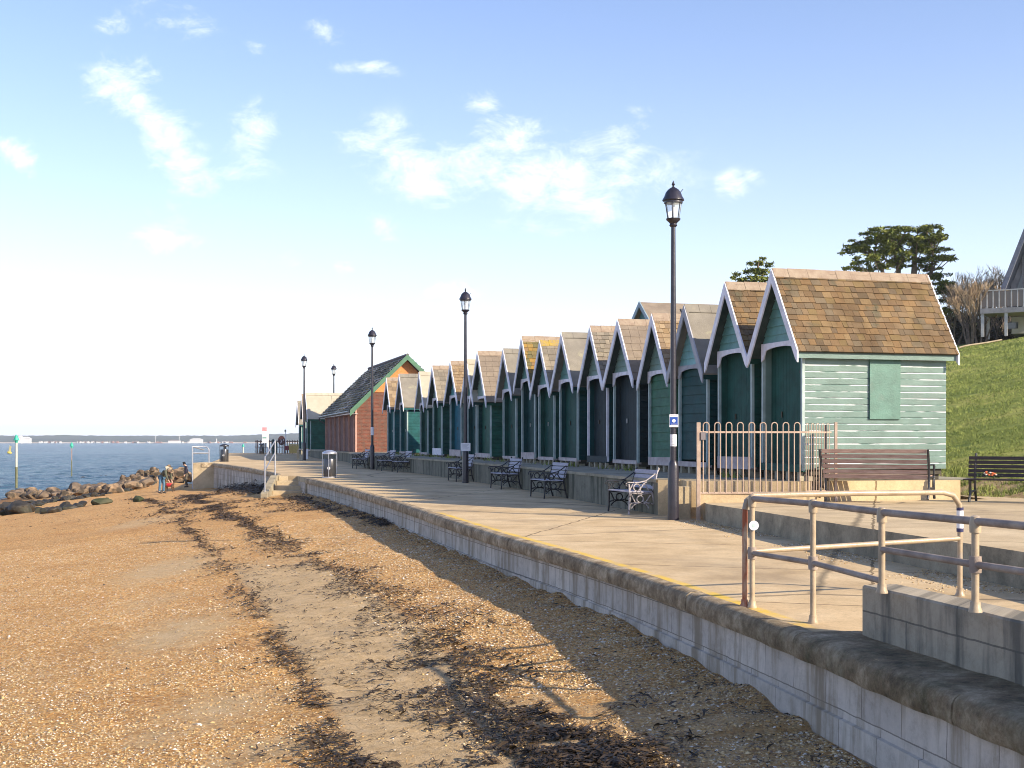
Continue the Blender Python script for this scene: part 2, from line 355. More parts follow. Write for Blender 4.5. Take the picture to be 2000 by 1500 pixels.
def concrete(name, c1, c2, c3, crack=True, yellow=False, sc=1.0, dirt=(.27, .20, .13)):
    m, n, l, b = newmat(name); b.inputs['Roughness'].default_value = .9; b.inputs['Specular IOR Level'].default_value = .25
    v = n.new('ShaderNodeTexCoord').outputs['Object']
    col = ramp(n, l, noi(n, l, v, .9 * sc, 9, .65), [(.3, c1), (.5, c2), (.7, c3)])
    col = mix(n, l, .55, col, ramp(n, l, noi(n, l, v, 22, 8, .97), [(.36, (.42, .39, .36)), (.48, (.98, .97, .96)), (.64, (1.28, 1.24, 1.2))]), 'MULTIPLY')
    col = mix(n, l, ramp(n, l, noi(n, l, v, .45 * sc, 6, .7, .5, 9), [(.50, (0, 0, 0)), (.70, (.6, .6, .6))]), col, dirt)
    hs = [(noi(n, l, v, 45, 5, .8), .35, .01), (noi(n, l, v, 4, 6, .6), .25, .02)]
    if crack:
        mp = n.new('ShaderNodeMapping'); mp.inputs['Rotation'].default_value = (0, 0, R(16)); l.new(v, mp.inputs[0])
        wob = n.new('ShaderNodeVectorMath'); wob.operation = 'MULTIPLY_ADD'; nt_ = G(n, 'ShaderNodeTexNoise', {'Scale': 2.5, 'Detail': 6.0}); l.new(mp.outputs[0], nt_.inputs['Vector']); l.new(nt_.outputs['Color'], wob.inputs[0]); wob.inputs[1].default_value = (.16, .16, 0); l.new(mp.outputs[0], wob.inputs[2])
        br = G(n, 'ShaderNodeTexBrick', {'Scale': 1.0, 'Mortar Size': .020, 'Mortar Smooth': .2, 'Brick Width': 5.2, 'Row Height': 3.1, 'Color1': (1, 1, 1, 1), 'Color2': (.95, .95, .95, 1), 'Mortar': (.16, .14, .11, 1)}, offset=0)
        l.new(wob.outputs[0], br.inputs['Vector']); col = mix(n, l, .75, col, br.outputs['Color'], 'MULTIPLY'); hs.append((br.outputs['Fac'], -.4, .01))
        vor = G(n, 'ShaderNodeTexVoronoi', {'Scale': .33}, feature='DISTANCE_TO_EDGE'); vor.inputs['Scale'].default_value = .13; l.new(wob.outputs[0], vor.inputs['Vector'])
        col = mix(n, l, ramp(n, l, vor.outputs['Distance'], [(.002, (.8, .8, .8)), (.007, (0, 0, 0))]), col, (.14, .11, .07))
    if yellow:
        at = G(n, 'ShaderNodeAttribute', attribute_name='line').outputs['Fac']
        wear_glint = ramp(n, l, noi(n, l, v, 2.2, 8, .75), [(.38, (.05, .05, .05)), (.56, (.85, .85, .85))])
        col = mix(n, l, mix(n, l, 1.0, at, wear_glint, 'MULTIPLY'), col, (.70, .46, .05))
    l.new(col, b.inputs['Base Color']); bump(n, l, b, hs)
    return m
def grass_mat():
    m, n, l, b = newmat('hill_grass'); b.inputs['Roughness'].default_value = .9; b.inputs['Specular IOR Level'].default_value = .2
    v = n.new('ShaderNodeTexCoord').outputs['Object']
    col = ramp(n, l, noi(n, l, v, .35, 8, .7), [(.36, (.12, .165, .03)), (.5, (.225, .26, .055)), (.64, (.38, .36, .10))])
    col = mix(n, l, .8, col, ramp(n, l, noi(n, l, v, 5, 8, .8), [(.3, (.7, .74, .66)), (.55, (1, 1, 1)), (.75, (1.25, 1.18, 1.0))]), 'MULTIPLY')
    at = G(n, 'ShaderNodeAttribute', attribute_name='dirt').outputs['Fac']
    dirt = ramp(n, l, noi(n, l, v, 4, 7, .7), [(.35, (.30, .20, .10)), (.65, (.48, .36, .2))])
    f = n.new('ShaderNodeMath'); f.operation = 'MULTIPLY_ADD'; l.new(noi(n, l, v, 3, 6, .7), f.inputs[0]); f.inputs[1].default_value = 1.0; l.new(at, f.inputs[2])
    col = mix(n, l, ramp(n, l, f.outputs[0], [(.95, (0, 0, 0)), (1.1, (1, 1, 1))]), col, dirt)
    l.new(col, b.inputs['Base Color']); bump(n, l, b, [(noi(n, l, v, 14, 8, .85), .8, .05), (noi(n, l, v, 1.2, 5, .6), .7, .2)])
    return m
M_BEACH = beach_mat(); M_SEA = sea_mat()
M_BLOCK = block_mat('painted_blocks', (.60, .54, .47), (.49, .44, .385), (.24, .21, .18), .62, .27, (.24, .19, .13))
M_BRICK = block_mat('red_brick', (.21, .066, .040), (.12, .042, .03), (.19, .14, .11), .225, .075, (.13, .075, .055), .9, .008)
M_PROM = concrete('promenade_concrete', (.44, .315, .17), (.58, .43, .25), (.67, .52, .32), True, True)
M_PLAT = concrete('platform_concrete', (.24, .21, .16), (.36, .32, .24), (.46, .40, .29), False, False, 1.6, (.12, .12, .08))
M_TERR = concrete('terrace_concrete', (.40, .305, .185), (.54, .42, .26), (.63, .50, .32), True, False)
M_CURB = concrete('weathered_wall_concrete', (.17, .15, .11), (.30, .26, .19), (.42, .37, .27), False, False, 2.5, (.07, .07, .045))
M_GRASS = grass_mat()
def coping_mat():
    m, n, l, b = newmat('coping_stone'); b.inputs['Roughness'].default_value = .85; b.inputs['Specular IOR Level'].default_value = .3
    v = n.new('ShaderNodeTexCoord').outputs['Object']
    col = ramp(n, l, noi(n, l, v, 3.5, 11, .8), [(.34, (.15, .105, .06)), (.48, (.36, .265, .16)), (.62, (.66, .53, .36))])
    near = G(n, 'ShaderNodeAttribute', attribute_name='algae').outputs['Fac']
    f = n.new('ShaderNodeMath'); f.operation = 'MULTIPLY'; l.new(near, f.inputs[0]); l.new(ramp(n, l, noi(n, l, v, 3.1, 8, .7, .4, 3), [(.35, (0, 0, 0)), (.6, (1, 1, 1))]), f.inputs[1])
    col = mix(n, l, f.outputs[0], col, ramp(n, l, noi(n, l, v, 9, 5, .7), [(.4, (.045, .045, .03)), (.55, (.13, .13, .06)), (.68, (.30, .29, .22))]))
    l.new(col, b.inputs['Base Color']); bump(n, l, b, [(noi(n, l, v, 5, 10, .8), 1.0, .06), (noi(n, l, v, 30, 6, .85), .7, .015)])
    return m
M_COPE = coping_mat()

def vattr(me, name, vals):
    a = me.attributes.new(name, 'FLOAT', 'POINT'); a.data.foreach_set('value', np.asarray(vals, dtype=np.float32))
def grid(name, rows, m, smooth=True, skirt=None):
    """rows: list of equally long lists of points"""
    k = len(rows[0]); V_ = [p for r_ in rows for p in r_]; n_ = len(rows)
    Fa = [(i * k + j, i * k + j + 1, (i + 1) * k + j + 1, (i + 1) * k + j) for i in range(n_ - 1) for j in range(k - 1)]
    o = npmesh(name, np.array([tuple(p) for p in V_]), np.array(Fa), m, smooth=smooth)
    return o

# ------------------------------------------------------------------ sea
ys = [-60, 0, 30, 60, 90, 120, 160, 220, 300, 420, 600, 900, 1400, 2100, 3100]
o = grid('sea', [[(x, y, SEA) for x in (-3000, -1200, -500, -200, -100, -50, -20, 0, 40, 200, 1200, 3000)] for y in ys], M_SEA); tag(o, kind='structure')
# the foreground water gets real wavelets
rows = []
Yv = 62.0
while Yv < 400:
    a, b_ = -.44 * Yv - 3, -10 - .0 * Yv
    row = []
    for j in range(150):
        X = a + (b_ - a) * j / 149
        h = noise.noise(Vector((X * .35, Yv * .8, 0))) * .16 + noise.noise(Vector((X * .9, Yv * 2.2, 3))) * .08 + noise.noise(Vector((X * 2.2, Yv * 4.5, 5))) * .04
        row.append((X, Yv, SEA + .05 + h * min(1, (Yv - 62) / 20 + .3)))
    rows.append(row); Yv *= 1.0062
o = grid('water_surface', rows, M_SEA); tag(o, kind='structure')

# ------------------------------------------------------------------ beach
rows = []; sandv = []; wetv = []
Yv = 3.5; ts = [-8, -3, -.6, -.2, 0.0]
t = 0.0
while t < 75: t += .1 + t * .018; ts.append(t)
# strips of weed, traced as world curves: (photo x, y) points dropped on the beach
def curve(pp): return [onbeach(x, y) for x, y in pp]
STRIP_A = curve([(255, 975), (310, 985), (350, 1012), (372, 1040), (405, 1072), (440, 1112), (480, 1160), (505, 1200), (535, 1245), (575, 1300), (610, 1350), (640, 1410), (655, 1460), (690, 1510)])
STRIP_B = curve([(372, 968), (400, 985), (440, 1005), (500, 1035), (560, 1062), (640, 1105), (700, 1140), (760, 1178), (830, 1230), (880, 1275), (930, 1320), (1010, 1370), (1110, 1430), (1210, 1480), (1290, 1530)])
def side(P, crv):
    """signed X distance of P to a curve running in Y"""
    ys_ = [c.y for c in crv]
    if P[1] > ys_[0]: c = crv[0].x
    elif P[1] < ys_[-1]: c = crv[-1].x
    else:
        for i in range(len(crv) - 1):
            if crv[i + 1].y <= P[1] <= crv[i].y:
                u_ = (P[1] - crv[i].y) / (crv[i + 1].y - crv[i].y + 1e-9); c = crv[i].x + (crv[i + 1].x - crv[i].x) * u_; break
        else: c = crv[-1].x
    return P[0] - c
def sandness(X, Y):
    a = side((X, Y), STRIP_A); b_ = side((X, Y), STRIP_B)
    s = 0
    if Y < 28: s = max(s, min(1, a / .25 + .2) * min(1, -b_ / .3 + .5) * (1 if Y < 22 else (28 - Y) / 6)) if a > -.05 else s
    for (cx, cy, rx, ry, am) in SAND: s = max(s, am * math.exp(-((X - cx) / rx) ** 2 - ((Y - cy) / ry) ** 2))
    d = Xw(Y) - X
    if Y < 14 and d < 2.4: s = max(s, .55 * min(1, (14 - Y) / 3) * min(1, (2.4 - d) / .5))
    return max(0, min(1, s))
SAND = []
for (x, y, rx, ry, am) in [(330, 1110, 1.3, 2.8, .85), (350, 1240, 1.0, 1.8, .85), (300, 1175, .8, 1.6, .6), (430, 1380, .8, 1.2, .7), (520, 1470, .6, .6, .7), (280, 1020, 1.4, 3.0, .7), (310, 1440, .5, .5, .6), (100, 1310, .8, .7, .4), (550, 1000, 2, 3, .3)]:
    p = onbeach(x, y); SAND.append((p.x, p.y, rx, ry, am))
while Yv < 190:
    row = []
    for t in ts:
        X = Xw(Yv) - t; z = zbeach(X, Yv) if t >= 0 else zbeach(X, Yv, False) - .05 + t * .05
        row.append((X, Yv, z)); sandv.append(sandness(X, Yv)); wetv.append(max(0, min(1, (SEA + .75 - z) / .5)))
    rows.append(row); Yv += max(.09, Yv * .0085)
beach = grid('beach', rows, M_BEACH); vattr(beach.data, 'sand', sandv); vattr(beach.data, 'wet', wetv); tag(beach, kind='structure')

# ------------------------------------------------------------------ land, hill
rows = []; dirt = []; Yv = -12.0
ps = [-1.5, 0, 2, 4, 4.6, 4.8, 5.0, 5.3, 5.6, 6, 6.6] + [7.2 * 1.07 ** i for i in range(60)]
while Yv < 330:
    row = []
    for p in ps:
        X = rowX(Yv) + p / .961; row.append((X, Yv, zhill(X, Yv))); dirt.append(1.0 if 4.4 < p < 5.5 else (.55 if p < 6.2 else 0))
    rows.append(row); Yv += max(.5, abs(Yv) * .02)
hill = grid('hill', rows, M_GRASS); vattr(hill.data, 'dirt', dirt); tag(hill, kind='structure')

# ------------------------------------------------------------------ promenade
FARW = [(47.8, -8.75), (50.8, -9.35), (55, -10.75), (59.5, -12.35), (64, -14.1), (68.3, -15.95)]
def XL(Y):
    if Y < 47.8: return Xw(Y)
    if Y < 68.3: return interp(FARW, Y)
    return interp([(68.3, -15.95), (70.5, -16.6), (76, -17.6), (85, -19.3), (95, -21.3), (104, -23)], Y)
rows = []; line = []
Ys = [-8 + i * .5 for i in range(36)] + [10 + i * .4 for i in range(94)] + [47.6, 47.79, 47.81, 48.2] + [49 + i * .8 for i in range(69)] + [104]
for Y in Ys:
    xl = XL(Y) + .06; xr = max(rowX(Y) + 3.5, 9) if Y < 90 else rowX(Y) + 3
    offs = [0, .06, .14, .17, .20, .25, .28, .34, .8, 1.5, 2.5, 4]
    row = [(xl, Y, -4.0)]; line.append(0)
    for f in offs: row.append((xl + f, Y, zprom(Y))); line.append(1.0 if .05 < f < .21 and 10.6 < Y < 26 else 0)
    for k in range(1, 7): row.append((xl + 4 + (xr - xl - 4) * k / 6, Y, zprom(Y))); line.append(0)
    rows.append(row)
rows.append([(p[0], 104.01, -4) for p in rows[-1]]); line += [0] * len(rows[-1])
prom = grid('promenade', rows, M_PROM, smooth=False); vattr(prom.data, 'line', line); tag(prom, kind='structure')

# ------------------------------------------------------------------ sea wall: face of painted blocks under a rounded coping
def sweep(name, fx, Y0, Y1, prof, m, parent, step=.25, section=None, jit=0.0, close=False, gap=.012, algae=None):
    """prof: (outward, z) points swept along x = fx(Y); sections leave joints"""
    V_, Fc, UVs, alg = [], [], [], []
    secs = []
    Y = Y0
    while Y < Y1 - .01:
        e = min(Y1, Y + (section * random.uniform(.85, 1.15) if section else Y1 - Y0)); secs.append((Y, e - (gap if section else 0))); Y = e
    s = 0.0
    for (a, b) in secs:
        n_ = max(2, int((b - a) / step) + 1); base = len(V_); k = len(prof); joff = random.uniform(-1, 1) * jit; jz = random.uniform(-1, 1) * jit
        for i in range(n_):
            Y = a + (b - a) * i / (n_ - 1); dX = (fx(Y + .05) - fx(Y - .05)) / .1; q = Vector((-1, dX, 0)).normalized()
            c = Vector((fx(Y), Y, zprom(Y)))
            for (u_, z_) in prof:
                p = c + q * (u_ + joff) + Vector((0, 0, z_ + jz))
                if jit:
                    w_ = 2.2 if Y < 11.5 else 1
                    p += Vector((noise.noise(p * 3.1), noise.noise(p * 3.1 + Vector((9, 0, 0))), noise.noise(p * 2.7 + Vector((0, 9, 0))) * .8)) * jit * 1.6 * w_
                V_.append(p); UVs.append((Y * 1.04, p.z)); alg.append(max(0, min(.55, (12.0 - Y) / 3.5)))
        for i in range(n_ - 1):
            for j in range(k - (0 if close else 1)): Fc.append((base + i * k + j, base + i * k + (j + 1) % k, base + (i + 1) * k + (j + 1) % k, base + (i + 1) * k + j))
        if close: Fc.append(tuple(base + j for j in range(k))); Fc.append(tuple(base + (n_ - 1) * k + j for j in range(k))[::-1])
    me = bpy.data.meshes.new(name); me.from_pydata([tuple(v) for v in V_], [], Fc); me.materials.append(m)
    uv = me.uv_layers.new(name='UVMap'); vi = np.zeros(len(me.loops), dtype=np.int32); me.loops.foreach_get('vertex_index', vi)
    uv.data.foreach_set('uv', np.array(UVs, dtype=np.float32)[vi].ravel()); vattr(me, 'algae', alg)
    me.polygons.foreach_set('use_smooth', [True] * len(me.polygons)); me.set_sharp_from_angle(angle=R(50))
    o = bpy.data.objects.new(name, me); COL.objects.link(o); o.parent = parent; return o
cope = [(-.13, -.06), (-.13, .010), (-.09, .012), (-.01, .006), (.03, -.02), (.048, -.06), (.05, -.15), (.035, -.185), (-.02, -.195), (-.03, -.06)]
sw = thing('sea_wall', (0, 0, 0), 'long curving sea wall of pale painted blocks along the shingle, under dark rounded coping', 'sea wall')
sweep('coping', Xw, 10.25, 45.7, cope, M_COPE, sw, .12, 2.7, .0035, True)
sweep('coping', Xw, 2.0, 10.24, [(-.52, -.06), (-.52, .02), (-.12, .02)] + cope[3:], M_COPE, sw, .08, 1.9, .006, True)
sweep('block_face', Xw, 2.0, 47.9, [(-.035, -.18), (-.03, -.52), (.002, -.526), (.008, -1.2), (.008, -2.0)], M_BLOCK, sw, .3)
mb = MB(); mb.box((-7.35 - .03, 45.70, -1.2), (-6.8, 45.78, zprom(45.7) - .03)); mb.build('end_stone', M_CURB, sw)
sw2 = thing('sea_wall', (0, 0, 0), 'short bowed length of pale block sea wall beyond the concrete steps, weed at its foot', 'sea wall')
FX = lambda Y: interp(FARW, Y)
sweep('coping', FX, 48.1, 68.3, cope, M_COPE, sw2, .4, 3.0, .008, True)
sweep('block_face', FX, 47.9, 68.3, [(-.035, -.20), (-.03, -.8), (-.02, -2.6)], M_BLOCK, sw2, .5)
M_STEP = concrete('step_concrete', (.38, .30, .19), (.50, .40, .26), (.58, .48, .32), False, False, 2)
# jetty-like block with steps where that wall ends
sb = thing('stair_block', (-16.5, 69, 0), 'square tan concrete stair block at the far end of the sea wall, beside the walkers', 'stair block')
mb = MB(); mb.box((-.52, -.7, -2.6), (.62, 2.2, zprom(69) + .02)); mb.build('block', M_STEP, sb, bevel=.02)
mb = MB(); mb.box((-.06, -.74, zprom(69) - .2), (.66, -.705, zprom(69) + .0)); mb.build('coping', M_COPE, sb)
# steps down to the shingle
st = thing('beach_steps', (0, 0, 0), 'four concrete steps dropping to the shingle where the sea wall breaks', 'steps')
mb = MB()
for k in range(4):
    zt = zprom(47.8) - .165 * (k + 1); y0 = 47.8 - .42 * (k + 1)
    mb.box((-8.72, y0, -1.2), (Xw(y0) + .1, y0 + .425, zt))
mb.box((-8.72, 47.8, -1.2), (Xw(47.8) + .1, 48.12, zprom(47.8) + .004))
mb.build('flight', M_STEP, st, bevel=.012)
mb = MB(); mb.prism([(45.7, -1.2), (48.1, -1.2), (48.1, zprom(48) + .03), (47.6, zprom(48) + .03), (45.7, -.42)], 'x', -8.98, -8.73); mb.build('cheek_wall', M_CURB, st, bevel=.01)
hr = thing('handrail', (0, 0, 0), 'slim steel handrail on the cheek wall of the beach steps', 'handrail')
M_GALV = mat('galvanised_steel', (.34, .36, .42), (.5, .5, .52), 12, .45, metal=.6)
for (yy, zb_) in ((45.9, -.5), (47.9, zprom(48))):
    mb = MB(); mb.tube([(-8.86, yy, zb_), (-8.86, yy, zb_ + 1.35 + (.25 if yy < 46 else 0) * .2)], .028, 8); mb.build('post', M_GALV, hr, True)
for dz_ in (0, -.45):
    mb = MB(); mb.tube([(-8.86, 45.9, .86 + dz_), (-8.86, 47.9, 1.47 + dz_)], .024, 8); mb.build('rail', M_GALV, hr, True)
r2 = thing('handrail', (0, 0, 0), 'tall pale steel handrail with rounded corner beside the walker in the dark coat', 'handrail')
p0 = px(376, 951, 68.1); ptop = CZ - (872 - HOR) / F * 68.1
for pts, nm in ([[(p0.x, 68.1, -1.1), (p0.x, 68.1, ptop)], 'post'], [[px(408, 905, 68.4), px(408, 878, 68.4), px(405, 873.5, 68.4), px(400, 872, 68.4), (p0.x, 68.1, ptop)], 'rail'], [[px(376, 885, 68.1), px(408, 885, 68.4)], 'rail'],
               [[(p0.x, 68.1, ptop), (p0.x - .1, 71, ptop - .2)], 'rail'], [[px(376, 921, 68), (p0.x - .35, 66.9, -.2)], 'brace'], [[px(376, 924, 68), (p0.x - .35, 66.9, -.3)], 'brace']):
    if nm == 'brace': continue
    mb = MB(); mb.tube(pts, .035, 8); mb.build(nm, M_GALV, r2, True)

# ------------------------------------------------------------------ hut platform, terrace, ramp wall
PF = [(25.1, 2.86), (31.3, 1.42), (36.5, .30), (42.3, -1.25), (52, -4.1), (54, -4.8), (57.5, -6.3), (64, -7.9), (72, -9.4), (80, -12.0), (88, -14.1), (98, -17.6)]
def zplat(Y): return .70 + .003 * (Y - 25)
rows = []; Y = 25.1
pts_y = [25.1 + i * 1.0 for i in range(62)]
M_PW = block_mat('platform_wall', (.23, .215, .165), (.165, .16, .125), (.09, .085, .07), 2.3, 2.0, (.055, .06, .04), .9, .012)
def plat_strip():
    V_, Fc, uv_ = [], [], []
    for Y in pts_y:
        x = interp(PF, Y)
        for P_ in ((x, Y, -.3), (x, Y, zplat(Y) - .06), (x - .03, Y, zplat(Y) - .06), (x - .03, Y, zplat(Y)), (x + .02, Y, zplat(Y) + .0), (rowX(Y) + 4.6, Y, zplat(Y))):
            V_.append(P_); uv_.append((Y, P_[2] if P_[0] < x + .01 else P_[0]))
    for i in range(len(pts_y) - 1):
        for j in range(5): Fc.append((i * 6 + j, i * 6 + j + 1, i * 6 + 7 + j, i * 6 + 6 + j))
    return V_, Fc, uv_
V_, Fc, uv_ = plat_strip()
me = bpy.data.meshes.new('platform'); me.from_pydata(V_, [], Fc); me.materials.append(M_PW); me.materials.append(M_PLAT)
me.polygons.foreach_set('material_index', [0, 1, 1, 1, 1] * (len(pts_y) - 1))
ul = me.uv_layers.new(name='UVMap'); vi = np.zeros(len(me.loops), dtype=np.int32); me.loops.foreach_get('vertex_index', vi); ul.data.foreach_set('uv', np.array(uv_, dtype=np.float32)[vi].ravel())
plat = bpy.data.objects.new('hut_platform', me); COL.objects.link(plat); tag(plat, kind='structure')
mb = MB(); PE = [(2.86, 25.12), (3.02, 24.5), (3.28, 24.42), (5.3, 24.08), (9.2, 25.22), (9.4, 26.3), (8.2, 30.5), (4.0, 30.5), (1.6, 30.5)]
PE = [(2.86, 25.098), (3.30, 24.98), (3.32, 24.35), (5.34, 23.98), (8.74, 24.95), (8.6, 25.6), (6, 25.098)]
mb.prism(PE, 'z', -.3, zplat(25) - .004); o = mb.build('platform_end', M_TERR); tag(o, kind='structure')
# terrace with its shaded kerb wall
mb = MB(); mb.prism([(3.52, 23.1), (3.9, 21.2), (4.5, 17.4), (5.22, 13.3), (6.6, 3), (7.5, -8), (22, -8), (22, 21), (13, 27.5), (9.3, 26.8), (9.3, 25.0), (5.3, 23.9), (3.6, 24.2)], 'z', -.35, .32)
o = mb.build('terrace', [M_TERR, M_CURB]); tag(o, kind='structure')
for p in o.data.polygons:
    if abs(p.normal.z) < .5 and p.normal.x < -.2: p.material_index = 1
# block wall of the ramp
rw = thing('ramp_wall', (0, 0, 0), 'low grey block wall of the ramp standing on the sea wall, bottom right', 'wall')
M_RW = block_mat('grey_ramp_blocks', (.40, .345, .26), (.33, .285, .215), (.17, .15, .12), 1.35, .235, (.10, .095, .08), .9, .008)
def rwall():
    V_, Fc, uv_ = [], [], []
    a = Vector((2.76, 10.08, 0)); b = Vector((4.1, 4.0, 0)); c = Vector((4.6, 1.5, 0))
    pts = [a + (b - a) * (i / 20) for i in range(21)] + [c]
    dist = 0
    for i, p in enumerate(pts):
        if i: dist += (p - pts[i - 1]).length
        t = (b - a).normalized(); q = Vector((-t.y, t.x, 0)) ; q = q if q.x > 0 else -q
        zt = .325 + noise.noise(p * 2) * .008
        for (off, z_) in ((0, -.12), (0, zt - .015), (.015, zt), (.29, zt), (.30, -.12)):
            V_.append(p + q * off + Vector((0, 0, z_))); uv_.append((dist + off, z_ + .1))
    for i in range(len(pts) - 1):
        for j in range(4): Fc.append((i * 5 + j, i * 5 + j + 1, i * 5 + 6 + j, i * 5 + 5 + j))
    Fc.append((0, 1, 2, 3, 4)); return V_, Fc, uv_
V_, Fc, uv_ = rwall()
me = bpy.data.meshes.new('block_work'); me.from_pydata([tuple(v) for v in V_], [], Fc); me.materials.append(M_RW)
ul = me.uv_layers.new(name='UVMap'); vi = np.zeros(len(me.loops), dtype=np.int32); me.loops.foreach_get('vertex_index', vi); ul.data.foreach_set('uv', np.array(uv_, dtype=np.float32)[vi].ravel())
o = bpy.data.objects.new('block_work', me); COL.objects.link(o); o.parent = rw

# ------------------------------------------------------------------ loose stones, weed
def scatter(name, P_, size, m, flat=.5, verts=None, label=None):
    """many small faceted stones as one mesh (octahedra with jitter)"""
    n_ = len(P_); base = np.array([(1, 0, 0), (0, 1, 0), (-1, 0, 0), (0, -1, 0), (0, 0, 1), (0, 0, -1)], dtype=np.float32)
    fa = np.array([(0, 1, 4), (1, 2, 4), (2, 3, 4), (3, 0, 4), (1, 0, 5), (2, 1, 5), (3, 2, 5), (0, 3, 5)])
    sc = size[:, None, None] * (.7 + .6 * rng.random((n_, 6, 1))); th = rng.random(n_) * 6.28
    v = base[None] * sc; v[:, :, 2] *= flat; v[:, :, 0] *= 1 + .5 * rng.random((n_, 1))
    c, s = np.cos(th)[:, None], np.sin(th)[:, None]
    x = v[:, :, 0] * c - v[:, :, 1] * s; y = v[:, :, 0] * s + v[:, :, 1] * c; tilt = (rng.random((n_, 1)) - .5) * .8
    v = np.stack([x, y, v[:, :, 2] + x * tilt], 2) + P_[:, None, :]
    Fa = (fa[None] + (np.arange(n_) * 6)[:, None, None]).reshape(-1, 3)
    o = npmesh(name, v.reshape(-1, 3), Fa, m); tag(o, kind='stuff'); return o
gpts = []
while len(gpts) < 2600:
    t_ = random.random(); Y = 23.6 - 11.5 * t_; xe = interp([(3, 6.6), (13.3, 5.22), (17.4, 4.5), (21.2, 3.9), (23.1, 3.5)], Y); X = xe - abs(random.gauss(0, .22 + .25 * t_)) - .02
    if X > 5.3 or noise.noise(Vector((X, Y * .7, 1))) < -.1: continue
    gpts.append((X, Y, zprom(Y) + .003))
M_PEB = mat('pebble_stone', (.75, .7, .65), (1, 1, 1), 30, .8, island_cols=[(.50, .32, .13), (.62, .43, .20), (.70, .53, .29), (.34, .22, .11), (.64, .47, .25), (.5, .40, .28), (.66, .54, .38), (.60, .40, .17), (.24, .19, .15), (.68, .55, .37), (.55, .36, .15), (.84, .78, .68)])
pts = []; sz = []
while len(pts) < 95000:
    Y = 7.5 + (34 - 7.5) * random.random() ** 1.9; X = -.42 * Y - .5 + random.random() * (Xw(Y) + .42 * Y + .5)
    s = sandness(X, Y)
    if s > .35 and random.random() < .75 * s + .1: continue
    if side((X, Y), STRIP_A) > 0 and side((X, Y), STRIP_B) < 0 and Y < 24 and random.random() < .7: continue
    if noise.noise(Vector((X * .8, Y * .8, 3))) < -.25 and random.random() < .6: continue
    r_ = .0065 + .011 * random.random() ** 3 + (.02 * random.random() if random.random() < .004 else 0)
    if X > .42 * Y + .5: continue
    pts.append((X, Y, zbeach(X, Y) + r_ * .15)); sz.append(r_)
spt = []
while len(spt) < 16000:
    Y = 7.6 + 26 * random.random() ** 1.5; X = Xw(Y) - .04 - random.random() ** 1.5 * 2.6
    if noise.noise(Vector((X * .9, Y * .9, 6))) < -.3: continue
    spt.append((X, Y, zbeach(X, Y) + .002))
scatter('coarse_shingle', np.array(spt, dtype=np.float32), (.008 + .016 * rng.random(len(spt)) ** 2).astype(np.float32), M_PEB)
scatter('gravel', np.array(gpts, dtype=np.float32), (.006 + .010 * rng.random(len(gpts)) ** 2).astype(np.float32), M_PEB)
scatter('shingle', np.array(pts, dtype=np.float32), np.array(sz, dtype=np.float32), M_PEB)

M_WEED = mat('seaweed', (.028, .018, .010), (.075, .048, .022), 6, .55, island=.5, c3=(.09, .06, .025), s3=2, f3=.62)
wp = []
def weed(crv, n_, width, thick, y0=0, y1=1e3, off=0, lenmul=1.0, gate=.0):
    seg = []; tot = 0
    for a, b in zip(crv[:-1], crv[1:]): d = (b - a).length; seg.append((tot, d, a, b)); tot += d
    made = 0; tries = 0
    while made < n_ and tries < n_ * 12:
        tries += 1; q = random.random() ** 1.7 * tot; q = tot - q       # denser towards the camera, where pieces show large
        for (t0, d, a, b) in seg:
            if t0 <= q <= t0 + d: break
        u_ = (q - t0) / d; p = a + (b - a) * u_
        k = u_ if False else q / tot
        wd = width(k) if callable(width) else width
        o_ = random.gauss(0, 1) * wd; X = p.x + o_ + off; Y = p.y + random.gauss(0, .1)
        g = noise.noise(Vector((X * 1.1, Y * .8, 1))) + .6 * noise.noise(Vector((X * 3.3, Y * 3.3, 5)))
        if g < gate - .9 * math.exp(-(o_ / wd) ** 2) * .5: continue
        if X > Xw(Y) - .02: continue
        wp.append((X, Y, zbeach(X, Y) + random.random() ** 2 * thick * (1 + g), lenmul)); made += 1
weed(STRIP_A, 5200, lambda k: .20 + .08 * math.sin(k * 19), .05, gate=.12)
weed(STRIP_A, 1500, .4, .02, gate=.3)
weed(STRIP_B, 10000, lambda k: .22 + .55 * k ** 3 + .10 * math.sin(k * 23), .05, gate=.10)
weed(STRIP_B, 6000, lambda k: .35 + .75 * k ** 3, .03, gate=.28)
weed(curve([(570, 972), (610, 985), (650, 1000), (700, 1012), (760, 1030)]), 3500, .22, .05, gate=.05)
weed(curve([(345, 990), (380, 975), (420, 965), (470, 958), (520, 962)]), 3200, .8, .08, lenmul=1.0, gate=.2)
weed(curve([(430, 958), (460, 955), (500, 957), (525, 960)]), 3500, .30, .22, lenmul=1.2, gate=-.3)
weed(curve([(330, 1020), (420, 990), (500, 975), (600, 1000)]), 2600, 1.5, .03, lenmul=.9, gate=.35)
weed(curve([(250, 1000), (330, 1003), (400, 1000), (500, 990)]), 500, 1.5, .03, lenmul=1.0, gate=.3)
weed(curve([(1050, 1380), (1120, 1440), (1200, 1500), (1260, 1560)]), 4500, .22, .06, gate=.0)
weed(curve([(830, 1240), (900, 1330), (1000, 1420), (1100, 1500)]), 3500, .45, .03, gate=.15)
